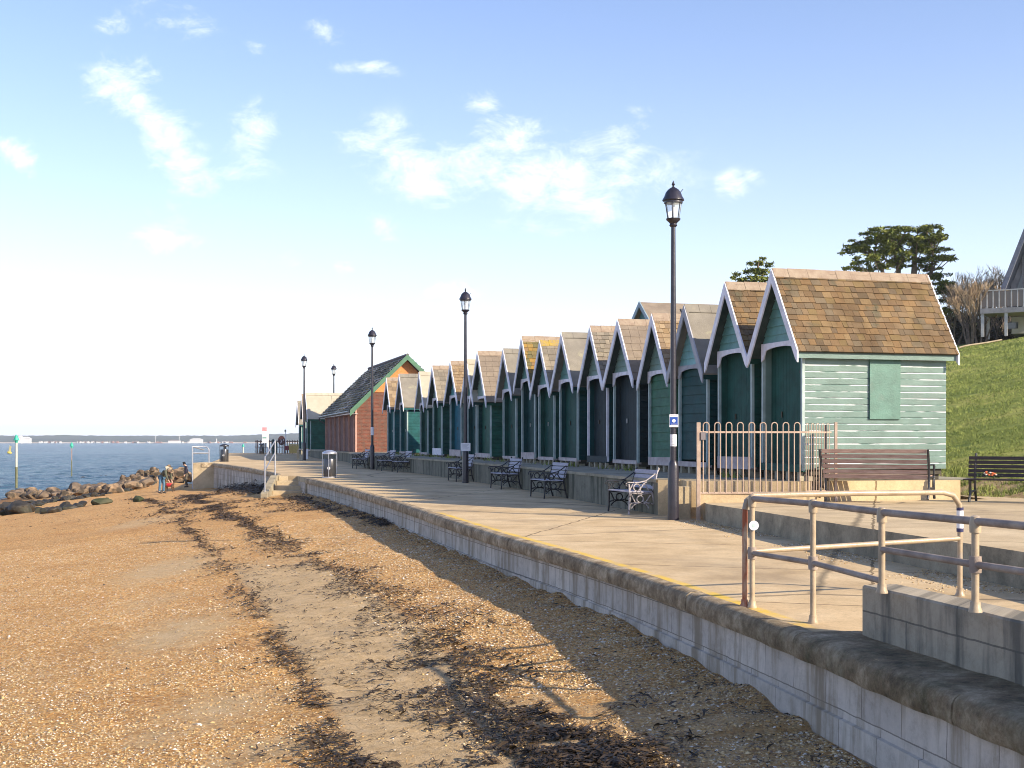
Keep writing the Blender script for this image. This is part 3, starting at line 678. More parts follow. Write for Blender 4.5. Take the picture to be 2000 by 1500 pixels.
# loose flecks on the sand between the two strips and everywhere a little
for _ in range(9000):
    Y = 8.3 + 20 * random.random() ** 1.6; c = side((0, Y), STRIP_A); X = -c + random.random() * 2.6
    if side((X, Y), STRIP_B) > .2 or noise.noise(Vector((X * 1.5, Y * 1.5, 8))) < -.12: continue
    wp.append((X, Y, zbeach(X, Y) + .004, .62))
for _ in range(900):
    Y = 8.3 + 60 * random.random() ** 2; X = -.42 * Y + random.random() * (Xw(Y) + .42 * Y); wp.append((X, Y, zbeach(X, Y) + .004, .8))
for _ in range(2500):
    Y = 8 + 34 * random.random() ** 1.5; X = Xw(Y) - .05 - abs(random.gauss(0, .22)); wp.append((X, Y, zbeach(X, Y) + .006, .55))
for _ in range(9000):
    Y = 7.6 + 24 * random.random() ** 1.6; X = Xw(Y) - .03 - random.random() ** 1.4 * 2.2
    if noise.noise(Vector((X * 1.2, Y * 1.2, 6))) < -.15: continue
    wp.append((X, Y, zbeach(X, Y) + .004, .42))
W = np.array(wp, dtype=np.float32); n_ = len(W)
far = np.clip(W[:, 1] / 22, 1, 3.2); ln = (.014 + .036 * rng.random(n_) ** 2) * W[:, 3] * far ** .6; wd = ln * (.16 + .22 * rng.random(n_))
th = rng.normal(.35, .8, n_); d = np.stack([np.cos(th), np.sin(th), rng.normal(0, .22, n_)], 1); e = np.stack([-np.sin(th), np.cos(th), rng.normal(0, .35, n_)], 1)
c = W[:, :3].copy(); c[:, 2] += .004 + ln * .10; crv_ = rng.normal(0, .35, (n_, 1)) * ln[:, None]
A = c - d * ln[:, None]; B = c + d * ln[:, None]; up = np.array([0, 0, 1.0]) * (ln[:, None] * .3 * rng.random((n_, 1)))
mid = c + up + e * crv_
w2 = e * wd[:, None]
V6 = np.stack([A - w2 * .4, A + w2 * .4, mid + w2, mid - w2, B + w2 * .3, B - w2 * .3], 1).reshape(-1, 3)
Fq = (np.array([(0, 1, 2, 3), (3, 2, 4, 5)])[None] + (np.arange(n_) * 6)[:, None, None]).reshape(-1, 4)
tag(npmesh('seaweed', V6, Fq, M_WEED), kind='stuff')
# ------------------------------------------------------------------ paints, roofs
def paint(name, c, rough=.42, dark=.75, b=.25):
    return mat(name, tuple(x * dark for x in c), tuple(min(1, x * 1.1) for x in c), 3.5, rough, b, 30, (1, 1, 1), spec=.5, c3=tuple(x * .72 + .04 for x in c), s3=2.3, f3=.58)
M_WHITE = paint('white_board_paint', (.74, .72, .78), .5, .8)
M_PALE = paint('pale_green_paint', (.140, .215, .192), .36, .86)
M_WORN_GLINT = mat('worn_glint_edge', (.15, .235, .21), (.66, .69, .71), 1.6, .3, .2, 30, (1, 1, 9), lo=.42, hi=.5)  # white sun glints painted on upward board edges, broken up like worn paint
M_TEAL = paint('teal_gable_paint', (.13, .29, .265), .45, .8)
M_SAGE = paint('sage_gable_paint', (.19, .29, .245), .5, .8)
GREENS = {'dark': (.010, .052, .042), 'bottle': (.014, .070, .050), 'black': (.012, .022, .026), 'mid': (.035, .105, .065), 'blue': (.006, .085, .125), 'deep': (.006, .040, .040), 'teal': (.010, .068, .072)}
MG = {k: mat('door_paint_' + k, tuple(x * 1.0 for x in c), tuple(x * 1.6 for x in c), 3.5, .6, .25, 30, spec=.22) for k, c in GREENS.items()}
M_POST = paint('grey_green_post_paint', (.36, .45, .44), .5)
M_SILL = mat('bleached_sill', (.42, .33, .31), (.58, .50, .48), 5, .8, .3)
M_BLK = mat('footing_block', (.26, .23, .17), (.44, .40, .30), 4, .9, .5)
M_DARKIN = mat('dark_interior', (.01, .014, .014), None, rough=.9)
def roofmat(name, cols, r_=.9, sc=4):
    return mat(name, (.72, .70, .66), (1.05, 1.02, .98), sc, r_, .5, 40, island_cols=cols)
M_CEDAR = mat('cedar_shingle', (.56, .57, .60), (.98, 1.02, 1.10), 1.7, .9, .6, 45, lo=.38, hi=.6, c3=(.10, .085, .05), s3=2.3, f3=.60, island_cols=[(.19, .115, .053), (.16, .098, .046), (.215, .128, .055), (.175, .11, .054), (.14, .092, .05), (.20, .13, .066), (.165, .12, .07), (.225, .145, .066), (.15, .105, .06), (.185, .122, .05), (.12, .08, .042)])
M_BROWN = roofmat('brown_shingle', [(.27, .19, .115), (.31, .225, .14), (.24, .175, .115), (.34, .255, .16), (.28, .195, .11)])
M_GREYSH = roofmat('grey_shingle', [(.235, .20, .16), (.27, .235, .185), (.205, .18, .145), (.285, .245, .19)])
M_MOSSY = roofmat('mossy_shingle', [(.27, .18, .055), (.20, .155, .065), (.31, .19, .05), (.155, .135, .06), (.25, .16, .075)])
M_FELTG = mat('grey_roof_felt', (.20, .18, .15), (.26, .235, .195), 2.5, .95, .5, 50, c3=(.30, .28, .2), s3=3, f3=.6)
M_FELTB = mat('brown_roof_felt', (.19, .15, .115), (.255, .205, .155), 2.5, .95, .5, 50)
M_FELTP = mat('pale_roof_felt', (.40, .355, .275), (.47, .42, .335), 2.0, .95, .3, 50)
M_RIDGE = mat('ridge_capping', (.26, .19, .14), (.34, .27, .20), 6, .9, .6, 30)
M_RIDGEY = mat('yellow_lichen_ridge', (.40, .27, .04), (.28, .21, .13), 8, .9, .6, 30)

M_IRON0 = mat('painted_hinge', (.02, .03, .03), None, rough=.5)
# ------------------------------------------------------------------ beach huts
def boards_x(mb, x0, x1, z0, z1, y, sgn, p=.15, clip=None, wear_glint=False):
    """horizontal shiplap along local x on the plane y, facing sgn*y"""
    z = z0
    while z < z1 - .01:
        h = min(p, z1 - z); o1, o2 = .022, .004; zz = z + h * .80
        a, b = (x0, x1) if not clip else clip(z + h * .5)
        if b - a > .02:
            vs = [(a, y + sgn * o1, z), (b, y + sgn * o1, z), (a, y + sgn * o1, zz), (b, y + sgn * o1, zz), (a, y + sgn * o2, z + h), (b, y + sgn * o2, z + h), (a, y, z), (b, y, z)]
            mb.add(vs, [(0, 1, 3, 2), (6, 7, 1, 0)]); o_ = len(mb.v) - 8; mb.f.append((o_ + 2, o_ + 3, o_ + 5, o_ + 4)); mb.mi.append(1 if wear_glint else 0)
        z += h
def boards_y(mb, fn, z0, z1, x, p=.15):
    """horizontal boards along local y on the plane x facing -x; fn(z) -> half width"""
    z = z0
    while z < z1 - .01:
        h = min(p, z1 - z); w0, w1 = fn(z), fn(z + h)
        if w0 > .01:
            o1, o2 = .024, .004
            vs = [(x - o1, -w0, z), (x - o1, w0, z), (x - o2, -w1, z + h), (x - o2, w1, z + h), (x, -w0, z), (x, w0, z)]
            mb.add(vs, [(0, 1, 3, 2), (4, 5, 1, 0)])
        z += h
def shingle_slope(mb, D, w2, ze, za, sgn, row=.15, wid=(.11, .24), x0=0.0, thick=.014):
    run = math.hypot(w2, za - ze); ty = w2 / run; tz = (za - ze) / run     # up-slope direction (-sgn*ty, tz)
    n_ = int(run / row); nrm = Vector((0, sgn * tz, ty))
    for k in range(n_ + 1):
        s0 = k * row; s1 = min(run, s0 + row * 1.25)
        if s0 >= run - .02: break
        x = x0 - random.random() * .1
        while x < D - .01:
            w_ = random.uniform(*wid); a = max(x, x0); b = min(x + w_ - .006, D)
            if b - a > .015:
                j = random.uniform(-.012, .010); th = thick * random.uniform(.8, 1.5)
                def P(xx, s, o): return Vector((xx, sgn * (w2 - s * ty), ze + s * tz)) + nrm * o
                s00 = s0 + j if k else s0
                vs = [P(a, s00, th + .012), P(b, s00, th + .012), P(b, s1, .006), P(a, s1, .006), P(a, s00, .0), P(b, s00, .0)]
                mb.add(vs, [(0, 1, 2, 3), (4, 5, 1, 0), (4, 0, 3), (5, 2, 1)])
            x += w_
def hut(name, o, rot, zbase, cfg, label, group):
    """local x into the hut, local y along the row, origin under the front of the ridge"""
    D = cfg.get('D', 3.45); w2 = cfg.get('w', 1.02); za = cfg['za'] - zbase; ze = cfg['ze'] - zbase; fl = cfg.get('fl', .9) - zbase
    hw = w2 - .21; fx = .22; T = thing(name, (o[0], o[1], zbase), label, 'beach hut', rot + random.uniform(-.012, .012), group); T.rotation_euler[0] = random.uniform(-.008, .008)
    slope = (za - ze) / w2
    rz = lambda y: za - abs(y) * slope
    gm = cfg.get('gable', M_TEAL); dm = MG[cfg.get('door', 'dark')]; wm = cfg.get('side', dm); tr = cfg.get('trim', M_WHITE)
    # walls
    mb = MB(); zt = rz(hw) - .07
    wear_glint = bool(cfg.get('hatch')); boards_x(mb, fx, D - .12, fl, zt, -hw, -1, .125 if wear_glint else .155, wear_glint=wear_glint); mb.box((fx, -hw, fl), (D - .12, -hw + .03, zt))
    mb.build('side_wall', [wm, M_WORN_GLINT] if wear_glint else wm, T)
    mb = MB(); boards_x(mb, fx, D - .12, fl, zt, hw, 1, .155); mb.box((fx, hw - .03, fl), (D - .12, hw, zt)); mb.build('side_wall', wm, T)
    mb = MB(); mb.prism([(-hw + .031, fl), (hw - .031, fl), (hw - .031, zt), (0, za - .09), (-hw + .031, zt)], 'x', D - .16, D - .13); mb.build('rear_wall', wm, T)
    vz = ze + .22 + cfg.get('vz', .0)                                  # bottom line of gable / top of valance
    mb = MB(); boards_y(mb, lambda z: max(0, min(hw - .005, (za - .06 - z) / slope)), vz, za - .08, fx, cfg.get('gp', .17))
    mb.prism([(-hw, vz), (hw, vz), (hw, min(zt, rz(hw) - .05)), (0, za - .08), (-hw, min(zt, rz(hw) - .05))], 'x', fx, fx + .03); mb.build('gable_panel', gm, T)
    # valance with arch and two drops
    if cfg.get('valance', True):
        mb = MB(); a = hw; K = 16; top = []; bot = []
        for i in range(K + 1):
            y = -a + 2 * a * i / K; q = abs(y) / a
            top.append((y, vz + .02)); bot.append((y, vz - .07 - (.20 if q > .86 else (.10 * q ** 2.2))))
        if cfg.get('arch', True): bot[0] = (-a, vz - .34); bot[1] = (bot[1][0], vz - .30); bot[-1] = (a, vz - .34); bot[-2] = (bot[-2][0], vz - .30)
        for i in range(K):
            p = [bot[i], bot[i + 1], top[i + 1], top[i]]; mb.prism(p, 'x', fx - .055, fx - .03)
        mb.build('valance', tr, T)
    # corner posts
    pm = cfg.get('post', M_POST)
    for s in (-1, 1):
        mb = MB(); mb.box((fx - .028, s * hw - (.035 if s > 0 else .028), fl - .02), (fx + .03, s * hw + (.028 if s > 0 else .035), vz - .03)); mb.build('corner_post', pm, T)
    # door
    dx_ = fx + cfg.get('rec', .16); mb = MB()
    if cfg.get('front') == 'boards': boards_y(mb, lambda z: hw - .04, fl + .12, vz, fx + .05, .21); mb.box((fx + .05, -hw + .031, fl + .1), (fx + .07, hw - .031, vz)); 
    else:
        y = -hw + .034
        while y < hw - .05:
            w_ = min(.115, hw - .034 - y); mb.box((dx_, y, fl + .05), (dx_ + .02 + random.uniform(0, .003), y + w_ - .007, vz)); y += .115
        mb.box((dx_ + .012, -hw + .03, fl), (dx_ + .03, hw - .03, vz))
    d = mb.build('door', dm, T)
    if cfg.get('front') != 'boards':
        m2 = MB(); m2.box((dx_ - .03, .28, fl + 1.0), (dx_ - .005, .31, fl + 1.12)); m2.build('handle', mat('dull_brass', (.08, .07, .05), None, rough=.4, metal=.8) if random.random() < .5 else mat('pale_fitting', (.45, .45, .42), None, rough=.5), d)
        for hz_ in (.35, 1.85): m2 = MB(); m2.box((dx_ - .012, -hw + .05, fl + hz_), (dx_ - .004, -hw + .42, fl + hz_ + .05)); m2.build('hinge', M_IRON0, d)
    mb = MB(); mb.box((fx - .05, -hw, fl - .05), (fx + .09, hw, fl + .045 + cfg.get('sill', 0))); mb.build('threshold', cfg.get('sillm', M_SILL), T)
    # bargeboards: two in front, and where asked two behind
    bt, bd = .030, .15
    for (xx, sides) in [(-.035, (-1, 1)), (D + .003, (-1, 1))]:
        for s in sides:
            mb = MB(); ap = (0, za + .035); e0 = (s * (w2 + .025), ze + .0)
            poly = [ap, (s * (w2 + .03), ze - .0), (s * (w2 + .03), ze - .22), (s * (w2 - .045), ze - .15), (0, za - bd * 1.55)]
            if s < 0: poly = poly[::-1]
            mb.prism(poly, 'x', xx, xx + bt); mb.build('bargeboard', tr if xx < 0 or cfg.get('rearwhite') else tr, T)
    # roof deck + covering + ridge
    mb = MB()
    for s in (-1, 1):
        P = lambda y, o_: (s * y, za - y * slope + o_)
        poly = [P(0, 0), P(w2, 0), P(w2, -.035), P(0, -.045)]
        if s < 0: poly = poly[::-1]
        mb.prism(poly, 'x', -.004, D)
    rf = cfg['roof']; kind = cfg.get('cover', 'felt')
    roof = mb.build('roof', mat('roof_boards', (.03, .05, .045), (.06, .08, .07), 5, .8) if kind != 'felt' else rf, T)
    if kind == 'felt':
        mb = MB()
        for s in (-1, 1):
            run = math.hypot(w2, za - ze); tz = (za - ze) / run; ty = w2 / run
            for x_ in [0, D * .34, D * .67]:
                a_ = Vector((x_ + .02, s * .02, za + .008)); b_ = Vector((x_ + .02, s * (w2 + .008), ze + .008)); mb.beam(a_, b_, .05, .010, up=(0, s * tz, ty))
        mb.build('felt_seam', rf, roof)
    else:
        big = kind == 'tiles'
        for s in (-1, 1):
            mb = MB(); shingle_slope(mb, D + .01, w2 + .02, ze - .02, za, s, .23 if big else .145, (.24, .26) if big else (.10, .24), -.0, .006 if big else .013)
            mb.build('shingles', rf, roof)
    mb = MB(); x = -.01
    while x < D:
        e = min(D + .01, x + random.uniform(.28, .45) if cfg.get('ridgecut', True) else D + .01); j = random.uniform(0, .012)
        for s in (-1, 1):
            c_ = [(0, za + .05 + j), (s * .11, za - .11 * slope + .048 + j), (s * .11, za - .11 * slope + .030 + j), (0, za + .028 + j)]
            if s < 0: c_ = c_[::-1]
            mb.prism(c_, 'x', x, e - .006)
        x = e
    mb.build('ridge_cap', cfg.get('ridge', M_RIDGE if kind != 'felt' else rf), roof)
    mb = MB(); mb.box((.0, -w2 + .035, ze - .135), (D - .01, -w2 + .06, ze - .01)); mb.box((fx + .031, -w2 + .061, ze - .11), (D - .14, -hw - .024, ze - .095)); mb.build('eaves_board', cfg.get('eave', wm), T)
    # footing blocks
    nb = 4
    for i in range(nb):
        y = -hw + .12 + i * (2 * hw - .24) / (nb - 1)
        mb = MB(); mb.box((fx - .02, y - .05, -.02), (fx + .25, y + .05, fl - .051)); mb.build('footing', M_BLK, T)
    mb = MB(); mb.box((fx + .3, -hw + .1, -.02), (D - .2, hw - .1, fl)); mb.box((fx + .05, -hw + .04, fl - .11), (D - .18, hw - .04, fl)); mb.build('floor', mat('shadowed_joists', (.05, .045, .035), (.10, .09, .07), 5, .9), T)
    if cfg.get('hatch'):
        mb = MB(); mb.box((1.62, -hw - .06, fl + .96), (2.29, -hw - .028, fl + 2.34)); h = mb.build('window_shutter', cfg['hatch'], T, bevel=.004)
        mb = MB(); mb.box((1.60, -hw - .075, fl + 2.345), (2.31, -hw - .02, fl + 2.365)); mb.build('hood', M_PALE, h)
    return T
HG = 'beach huts standing in the long row'
# photo x, apex height above camera, half width, cfg, label
H = [
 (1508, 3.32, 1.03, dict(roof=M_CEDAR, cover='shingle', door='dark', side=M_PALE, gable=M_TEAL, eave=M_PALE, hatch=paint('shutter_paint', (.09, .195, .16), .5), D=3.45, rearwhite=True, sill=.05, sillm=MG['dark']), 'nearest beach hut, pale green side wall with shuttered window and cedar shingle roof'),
 (1418, 3.31, 1.02, dict(roof=M_CEDAR, cover='shingle', door='dark', gable=M_TEAL, sill=.16), 'second beach hut from the near end, cedar shingled, touching the nearest hut'),
 (1337, 3.05, 1.0, dict(roof=M_FELTG, door='deep', gable=paint('bright_teal_gable', (.20, .42, .42), .45), trim=mat('aged_grey_trim', (.30, .30, .33), (.42, .42, .45), 4, .6), front='boards', arch=False, sill=.02), 'third hut from the near end, plain grey felt roof and bright teal gable boards'),
 (1275, 3.03, .93, dict(roof=M_BROWN, cover='shingle', door='mid', gable=M_SAGE, front='boards', arch=False, sill=.1), 'hut behind the nearest lamp post, front closed with mid green horizontal boards'),
 (1207, 3.11, 1.06, dict(roof=M_FELTB, cover='tiles', door='black', gable=M_SAGE), 'fifth hut from the near end, near black door and brown tiled felt roof'),
 (1153, 3.12, 1.0, dict(roof=M_GREYSH, cover='shingle', door='black', gable=M_SAGE, side=MG['deep'], sill=.08, sillm=MG['black'], post=M_WHITE), 'hut with near black door and bright white corner posts, grey shingle roof'),
 (1097, 3.14, 1.06, dict(roof=M_FELTG, door='dark', gable=M_TEAL, side=MG['deep']), 'seventh hut from the near end, smooth grey felt roof and wide gap beside it'),
 (1055, 3.07, .98, dict(roof=M_GREYSH, cover='tiles', door='dark', gable=M_TEAL, ridge=M_RIDGEY), 'hut with yellow lichen along its ridge over grey tiles'),
 (1020, 3.35, .96, dict(roof=M_MOSSY, cover='shingle', door='deep', gable=M_TEAL, sill=.12), 'taller hut with orange mossy shingles, ninth from the near end'),
 (984, 3.10, 1.03, dict(roof=M_FELTG, door='dark', gable=M_TEAL), 'tenth hut from the near end, smooth grey felt roof beside the mossy orange one'),
 (933, 3.25, 1.30, dict(roof=M_FELTB, cover='tiles', door='bottle', gable=M_SAGE, side=MG['bottle'], sill=.06, ze=2.87), 'wider hut with bottle green door and brown tiles, just right of the second lamp post'),
 (912, 3.04, 1.0, dict(roof=M_FELTP, door='deep', gable=M_TEAL), 'hut half hidden behind the second lamp post, twelfth from the near end'),
 (880, 3.15, 1.15, dict(roof=M_BROWN, cover='shingle', door='blue', gable=paint('blue_gable', (.10, .34, .38), .45), side=MG['teal'], sill=.16), 'hut with the bright blue door just left of the second lamp post'),
 (845, 3.15, 1.04, dict(roof=M_GREYSH, cover='tiles', door='bottle', gable=M_SAGE, side=MG['dark'], sill=.2, sillm=M_WHITE), 'hut with a white board under its green door, fourteenth from the near end'),
 (819, 3.03, 1.0, dict(roof=M_FELTP, door='dark', gable=M_TEAL, side=MG['dark']), 'slim hut with pale felt roof, third from the brick building'),
 (780, 3.17, 1.06, dict(roof=M_FELTG, door='dark', gable=M_TEAL, side=MG['teal']), 'hut with plain grey felt roof and broad teal side wall, second from the brick building'),
 (755, 3.15, 1.04, dict(roof=M_BROWN, cover='tiles', door='teal', gable=M_TEAL, side=MG['teal']), 'last hut of the row, against the brick building'),
]
for i, (x, ha, wd_, cfg, lab) in enumerate(H):
    a = (x - 1000) / F; Y = (5.08 + 7.2) / (a + .288); X = a * Y
    cfg['za'] = ha + CZ; cfg.setdefault('ze', (3.10 if i < 2 else cfg['za'] - 1.62) + .06); cfg['w'] = wd_ - .01; cfg['fl'] = .92 if i < 9 else .90
    cfg.setdefault('D', 3.3 if i else 3.45)
    hut('beach_hut', (X, Y), RA, zplat(Y) - .0, cfg, lab, HG)
FH = 'beach huts beyond the brick building'
for i, (x, Y, ha, cfg, lab) in enumerate([
   (597, 88.0, 3.25, dict(roof=M_FELTP, door='dark', gable=MG['dark'], side=MG['bottle'], w=1.25, D=5.2), 'hut with big pale felt roof and green side wall beyond the brick building'),
   (589, 92.5, 3.35, dict(roof=M_FELTB, cover='tiles', door='teal', gable=MG['dark'], w=1.15), 'middle one of the three huts beyond the brick building, white bargeboard catching the sun'),
   (581, 97.5, 3.0, dict(roof=M_FELTG, door='teal', gable=MG['dark'], w=1.15), 'farthest hut of all, its dark eaves jutting out against the sky')]):
    cfg['za'] = ha + CZ; cfg['ze'] = cfg['za'] - 1.75; cfg['fl'] = .82
    hut('beach_hut', ((x - 1000) / F * Y, Y), RA - .02, zprom(Y), cfg, lab, FH)

# ------------------------------------------------------------------ brick building
def brick_building():
    Y0 = 70.6; x0 = -8.55
    T = thing('brick_building', (x0, Y0, .8), 'red brick building with green gable trim and slate roof, amid the beach huts', 'building', 0)
    u = Vector((-.262, .965, 0)); s_ = Vector((.965, .262, 0))
    T.rotation_euler = (0, 0, math.atan2(.262, .965))
    # local: x = right (s_), y = away (u); origin at near left wall corner
    Wd, Ln, he, hr_ = 5.6, 13.2, 2.62, 5.35; ax = 2.75
    def wall(name, pts, m):
        me = bpy.data.meshes.new(name); me.from_pydata(pts, [], [tuple(range(len(pts)))]); me.materials.append(m); ul = me.uv_layers.new(name='UVMap')
        for li, vi_ in enumerate(me.polygons[0].vertices): p = pts[vi_]; ul.data[li].uv = (p[0] + p[1], p[2])
        o = bpy.data.objects.new(name, me); COL.objects.link(o); o.parent = T; return o
    sl = (hr_ - he) / ax
    wall('gable_wall', [(0, 0, -.5), (Wd, 0, -.5), (Wd, 0, he), (ax, 0, hr_ - .1), (0, 0, he)], M_BRICK)
    wall('rear_wall', [(0, Ln, -.5), (Wd, Ln, -.5), (Wd, Ln, he), (ax, Ln, hr_ - .1), (0, Ln, he)], M_BRICK)
    wall('side_wall', [(Wd, 0, -.5), (Wd, Ln, -.5), (Wd, Ln, he), (Wd, 0, he)], M_BRICK)
    M_RP = paint('oxide_red_panel', (.12, .03, .02), .7); M_RT = mat('red_trim', (.40, .22, .17), (.5, .3, .24), 4, .8)
    wall('front_wall', [(0, 0, -.5), (0, Ln, -.5), (0, Ln, he), (0, 0, he)], M_BRICK)
    for k in range(6):
        y0 = .55 + k * 2.08; mb = MB()
        mb.box((-.05, y0, -.1), (-.012, y0 + 1.9, he - .1)); 
        d = mb.build('door_panel', M_RP, T)
        mb = MB(); mb.box((-.14, y0 - .14, -.1), (-.002, y0 - .04, he)); mb.build('pilaster', M_RT, T)
    mb = MB(); mb.box((-.16, Ln - .1, -.1), (-.002, Ln, he)); mb.box((-.10, -.03, -.1), (-.002, .06, he)); mb.build('pilaster', M_RT, T)
    # lit rough rendered top of the gable
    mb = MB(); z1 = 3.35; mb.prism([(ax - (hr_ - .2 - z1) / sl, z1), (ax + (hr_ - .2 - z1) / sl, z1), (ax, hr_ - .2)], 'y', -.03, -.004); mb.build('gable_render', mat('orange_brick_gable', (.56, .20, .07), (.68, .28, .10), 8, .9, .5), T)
    # roof: slates as rows, near slope faces left
    M_SLATE = mat('mossy_slate', (.9, .82, .6), (2.9, 2.6, 2.35), .55, .65, .5, 40, lo=.4, hi=.6, island_cols=[(.10, .09, .07), (.17, .15, .11), (.06, .05, .045), (.30, .28, .25), (.11, .10, .045), (.05, .045, .04), (.36, .34, .32), (.14, .13, .055)]) or roofmat('mossy_slate', [(.10, .09, .07), (.17, .15, .11), (.06, .05, .045), (.30, .28, .25), (.11, .10, .045), (.05, .045, .04), (.36, .34, .32), (.14, .13, .055)], .65)
    ov = .45; run_l = math.hypot(ax + ov, hr_ - (he - .25)); zel = hr_ - (ax + ov) * (hr_ - he + .0) / ax + .12
    mb = MB(); mb.prism([(ax, hr_ + .05), (-ov, zel), (-ov, zel - .06), (ax, hr_ - .05)], 'y', -.38, Ln + .3); mb.prism([(ax, hr_ + .05), (ax, hr_ - .05), (Wd + ov, zel - .06), (Wd + ov, zel)], 'y', -.38, Ln + .3)
    rf = mb.build('roof', mat('roof_underlay', (.05, .045, .04), None, rough=.9), T)
    mb = MB(); m = math.hypot(ax + ov, hr_ + .05 - zel); tx = (ax + ov) / m; tz = (hr_ + .05 - zel) / m
    for sg in (1, -1):
        for k in range(int(m / .25)):
            y = -.38
            while y < Ln + .3:
                w_ = .33; j = random.uniform(0, .02)
                P = lambda yy, s, o: ((-ov + s * tx - o * tz) if sg > 0 else (Wd + ov - s * tx * ((Wd - ax + ov) / (ax + ov)) + o * tz), yy, zel + s * tz + o * tx)
                a, b = y, min(y + w_ - .025, Ln + .3); s0, s1 = k * .25 + random.uniform(-.02, .02), min(m, k * .25 + .3); j += .02
                mb.add([P(a, s0, .05 + j), P(b, s0, .05 + j), P(b, s1, .012), P(a, s1, .012), P(a, s0, 0), P(b, s0, 0)], [(0, 1, 2, 3), (4, 5, 1, 0)])
                y += w_
    mb.build('slates', M_SLATE, rf)
    mb = MB(); mb.tube([(ax, -.4, hr_ + .07), (ax, Ln + .32, hr_ + .07)], .09, 8); mb.build('ridge_tiles', mat('purple_ridge', (.10, .075, .08), (.17, .13, .13), 5, .7), rf)
    M_GT = paint('leaf_green_trim', (.075, .18, .105), .5)
    for sg in (1, -1):
        mb = MB(); xe = -ov if sg > 0 else Wd + ov
        mb.prism([(ax, hr_ + .10), (xe, zel + .05), (xe, zel - .30), (xe + sg * .45, zel + .16), (ax, hr_ - .20)][::sg], 'y', -.44, -.385); mb.build('bargeboard', M_GT, rf)
    mb = MB(); mb.tube([(-ov - .06, -.38, zel - .04), (-ov - .06, Ln * .48, zel - .06)], .07, 8); mb.tube([(-ov - .06, Ln * .48 + .1, zel - .06), (-ov - .06, Ln + .3, zel - .1)], .07, 8); mb.build('gutter', mat('black_gutter', (.04, .045, .06), None, rough=.35), T, True)
    mb = MB(); mb.box((-ov, -.38, zel - .17), (-ov + .03, Ln + .3, zel - .06)); mb.box((-ov + .03, -.38, zel - .16), (0, Ln + .3, zel - .145)); mb.build('fascia', M_WHITE, T)
    mb = MB(); mb.tube([(-ov - .06, Ln + .2, zel - .1), (-ov - .05, Ln + .3, zel - .3), (-.1, Ln + .32, zel - .55), (-.1, Ln + .32, -.4)], .04, 6); mb.build('downpipe', MC['black_gutter'], T, True)
brick_building()
# building behind the huts: teal gable with window, brown roof
def back_house():
    Y = 52.0; X = (1250 - 1000) / F * Y; za = CZ + (HOR - 590) / F * Y
    T = thing('bungalow', (X, Y, 2.0), 'teal clad bungalow gable and brown roof rising behind the huts near the tall lamp post', 'building', RA)
    h = za - 2.0; w2 = 1.9; ze = h - 1.5; L_ = 6.0; mt = paint('bungalow_teal', (.10, .24, .25), .5)
    mb = MB(); mb.prism([(-w2 + .2, -1), (w2 - .2, -1), (w2 - .2, ze), (0, h - .1), (-w2 + .2, ze)], 'x', .2, L_ - .2); mb.build('wall', mt, T)
    mb = MB()
    for s in (-1, 1):
        p = [(0, h), (s * (w2 + .15), ze - .12), (s * (w2 + .15), ze - .22), (0, h - .1)]
        mb.prism(p[::-s], 'x', 0, L_)
    rf = mb.build('roof', M_FELTB, T)
    for s in (-1, 1):
        mb = MB(); p = [(0, h + .03), (s * (w2 + .18), ze - .1), (s * (w2 + .18), ze - .3), (0, h - .2)]; mb.prism(p[::-s], 'x', -.05, -.005); mb.build('bargeboard', paint('blue_grey_trim', (.25, .33, .38), .5), rf)
    mb = MB(); mb.box((.14, -.85, h - 1.6), (.19, .05, h - .85)); fr = mb.build('window', M_WHITE, T)
    mb = MB(); mb.box((.12, -.78, h - 1.55), (.138, -.02, h - .9)); mb.build('pane', mat('window_glass', (.10, .20, .24), None, rough=.08, spec=.8), fr)
    mb = MB(); q = hit(1301, 605, lambda a, b: -9); P = Vector((1.55, -1.0, h - .78)); mb.tube([P, P + Vector((-.25, -.1, .42))], .045, 6); mb.build('flue', MC['black_gutter'], rf)
back_house()

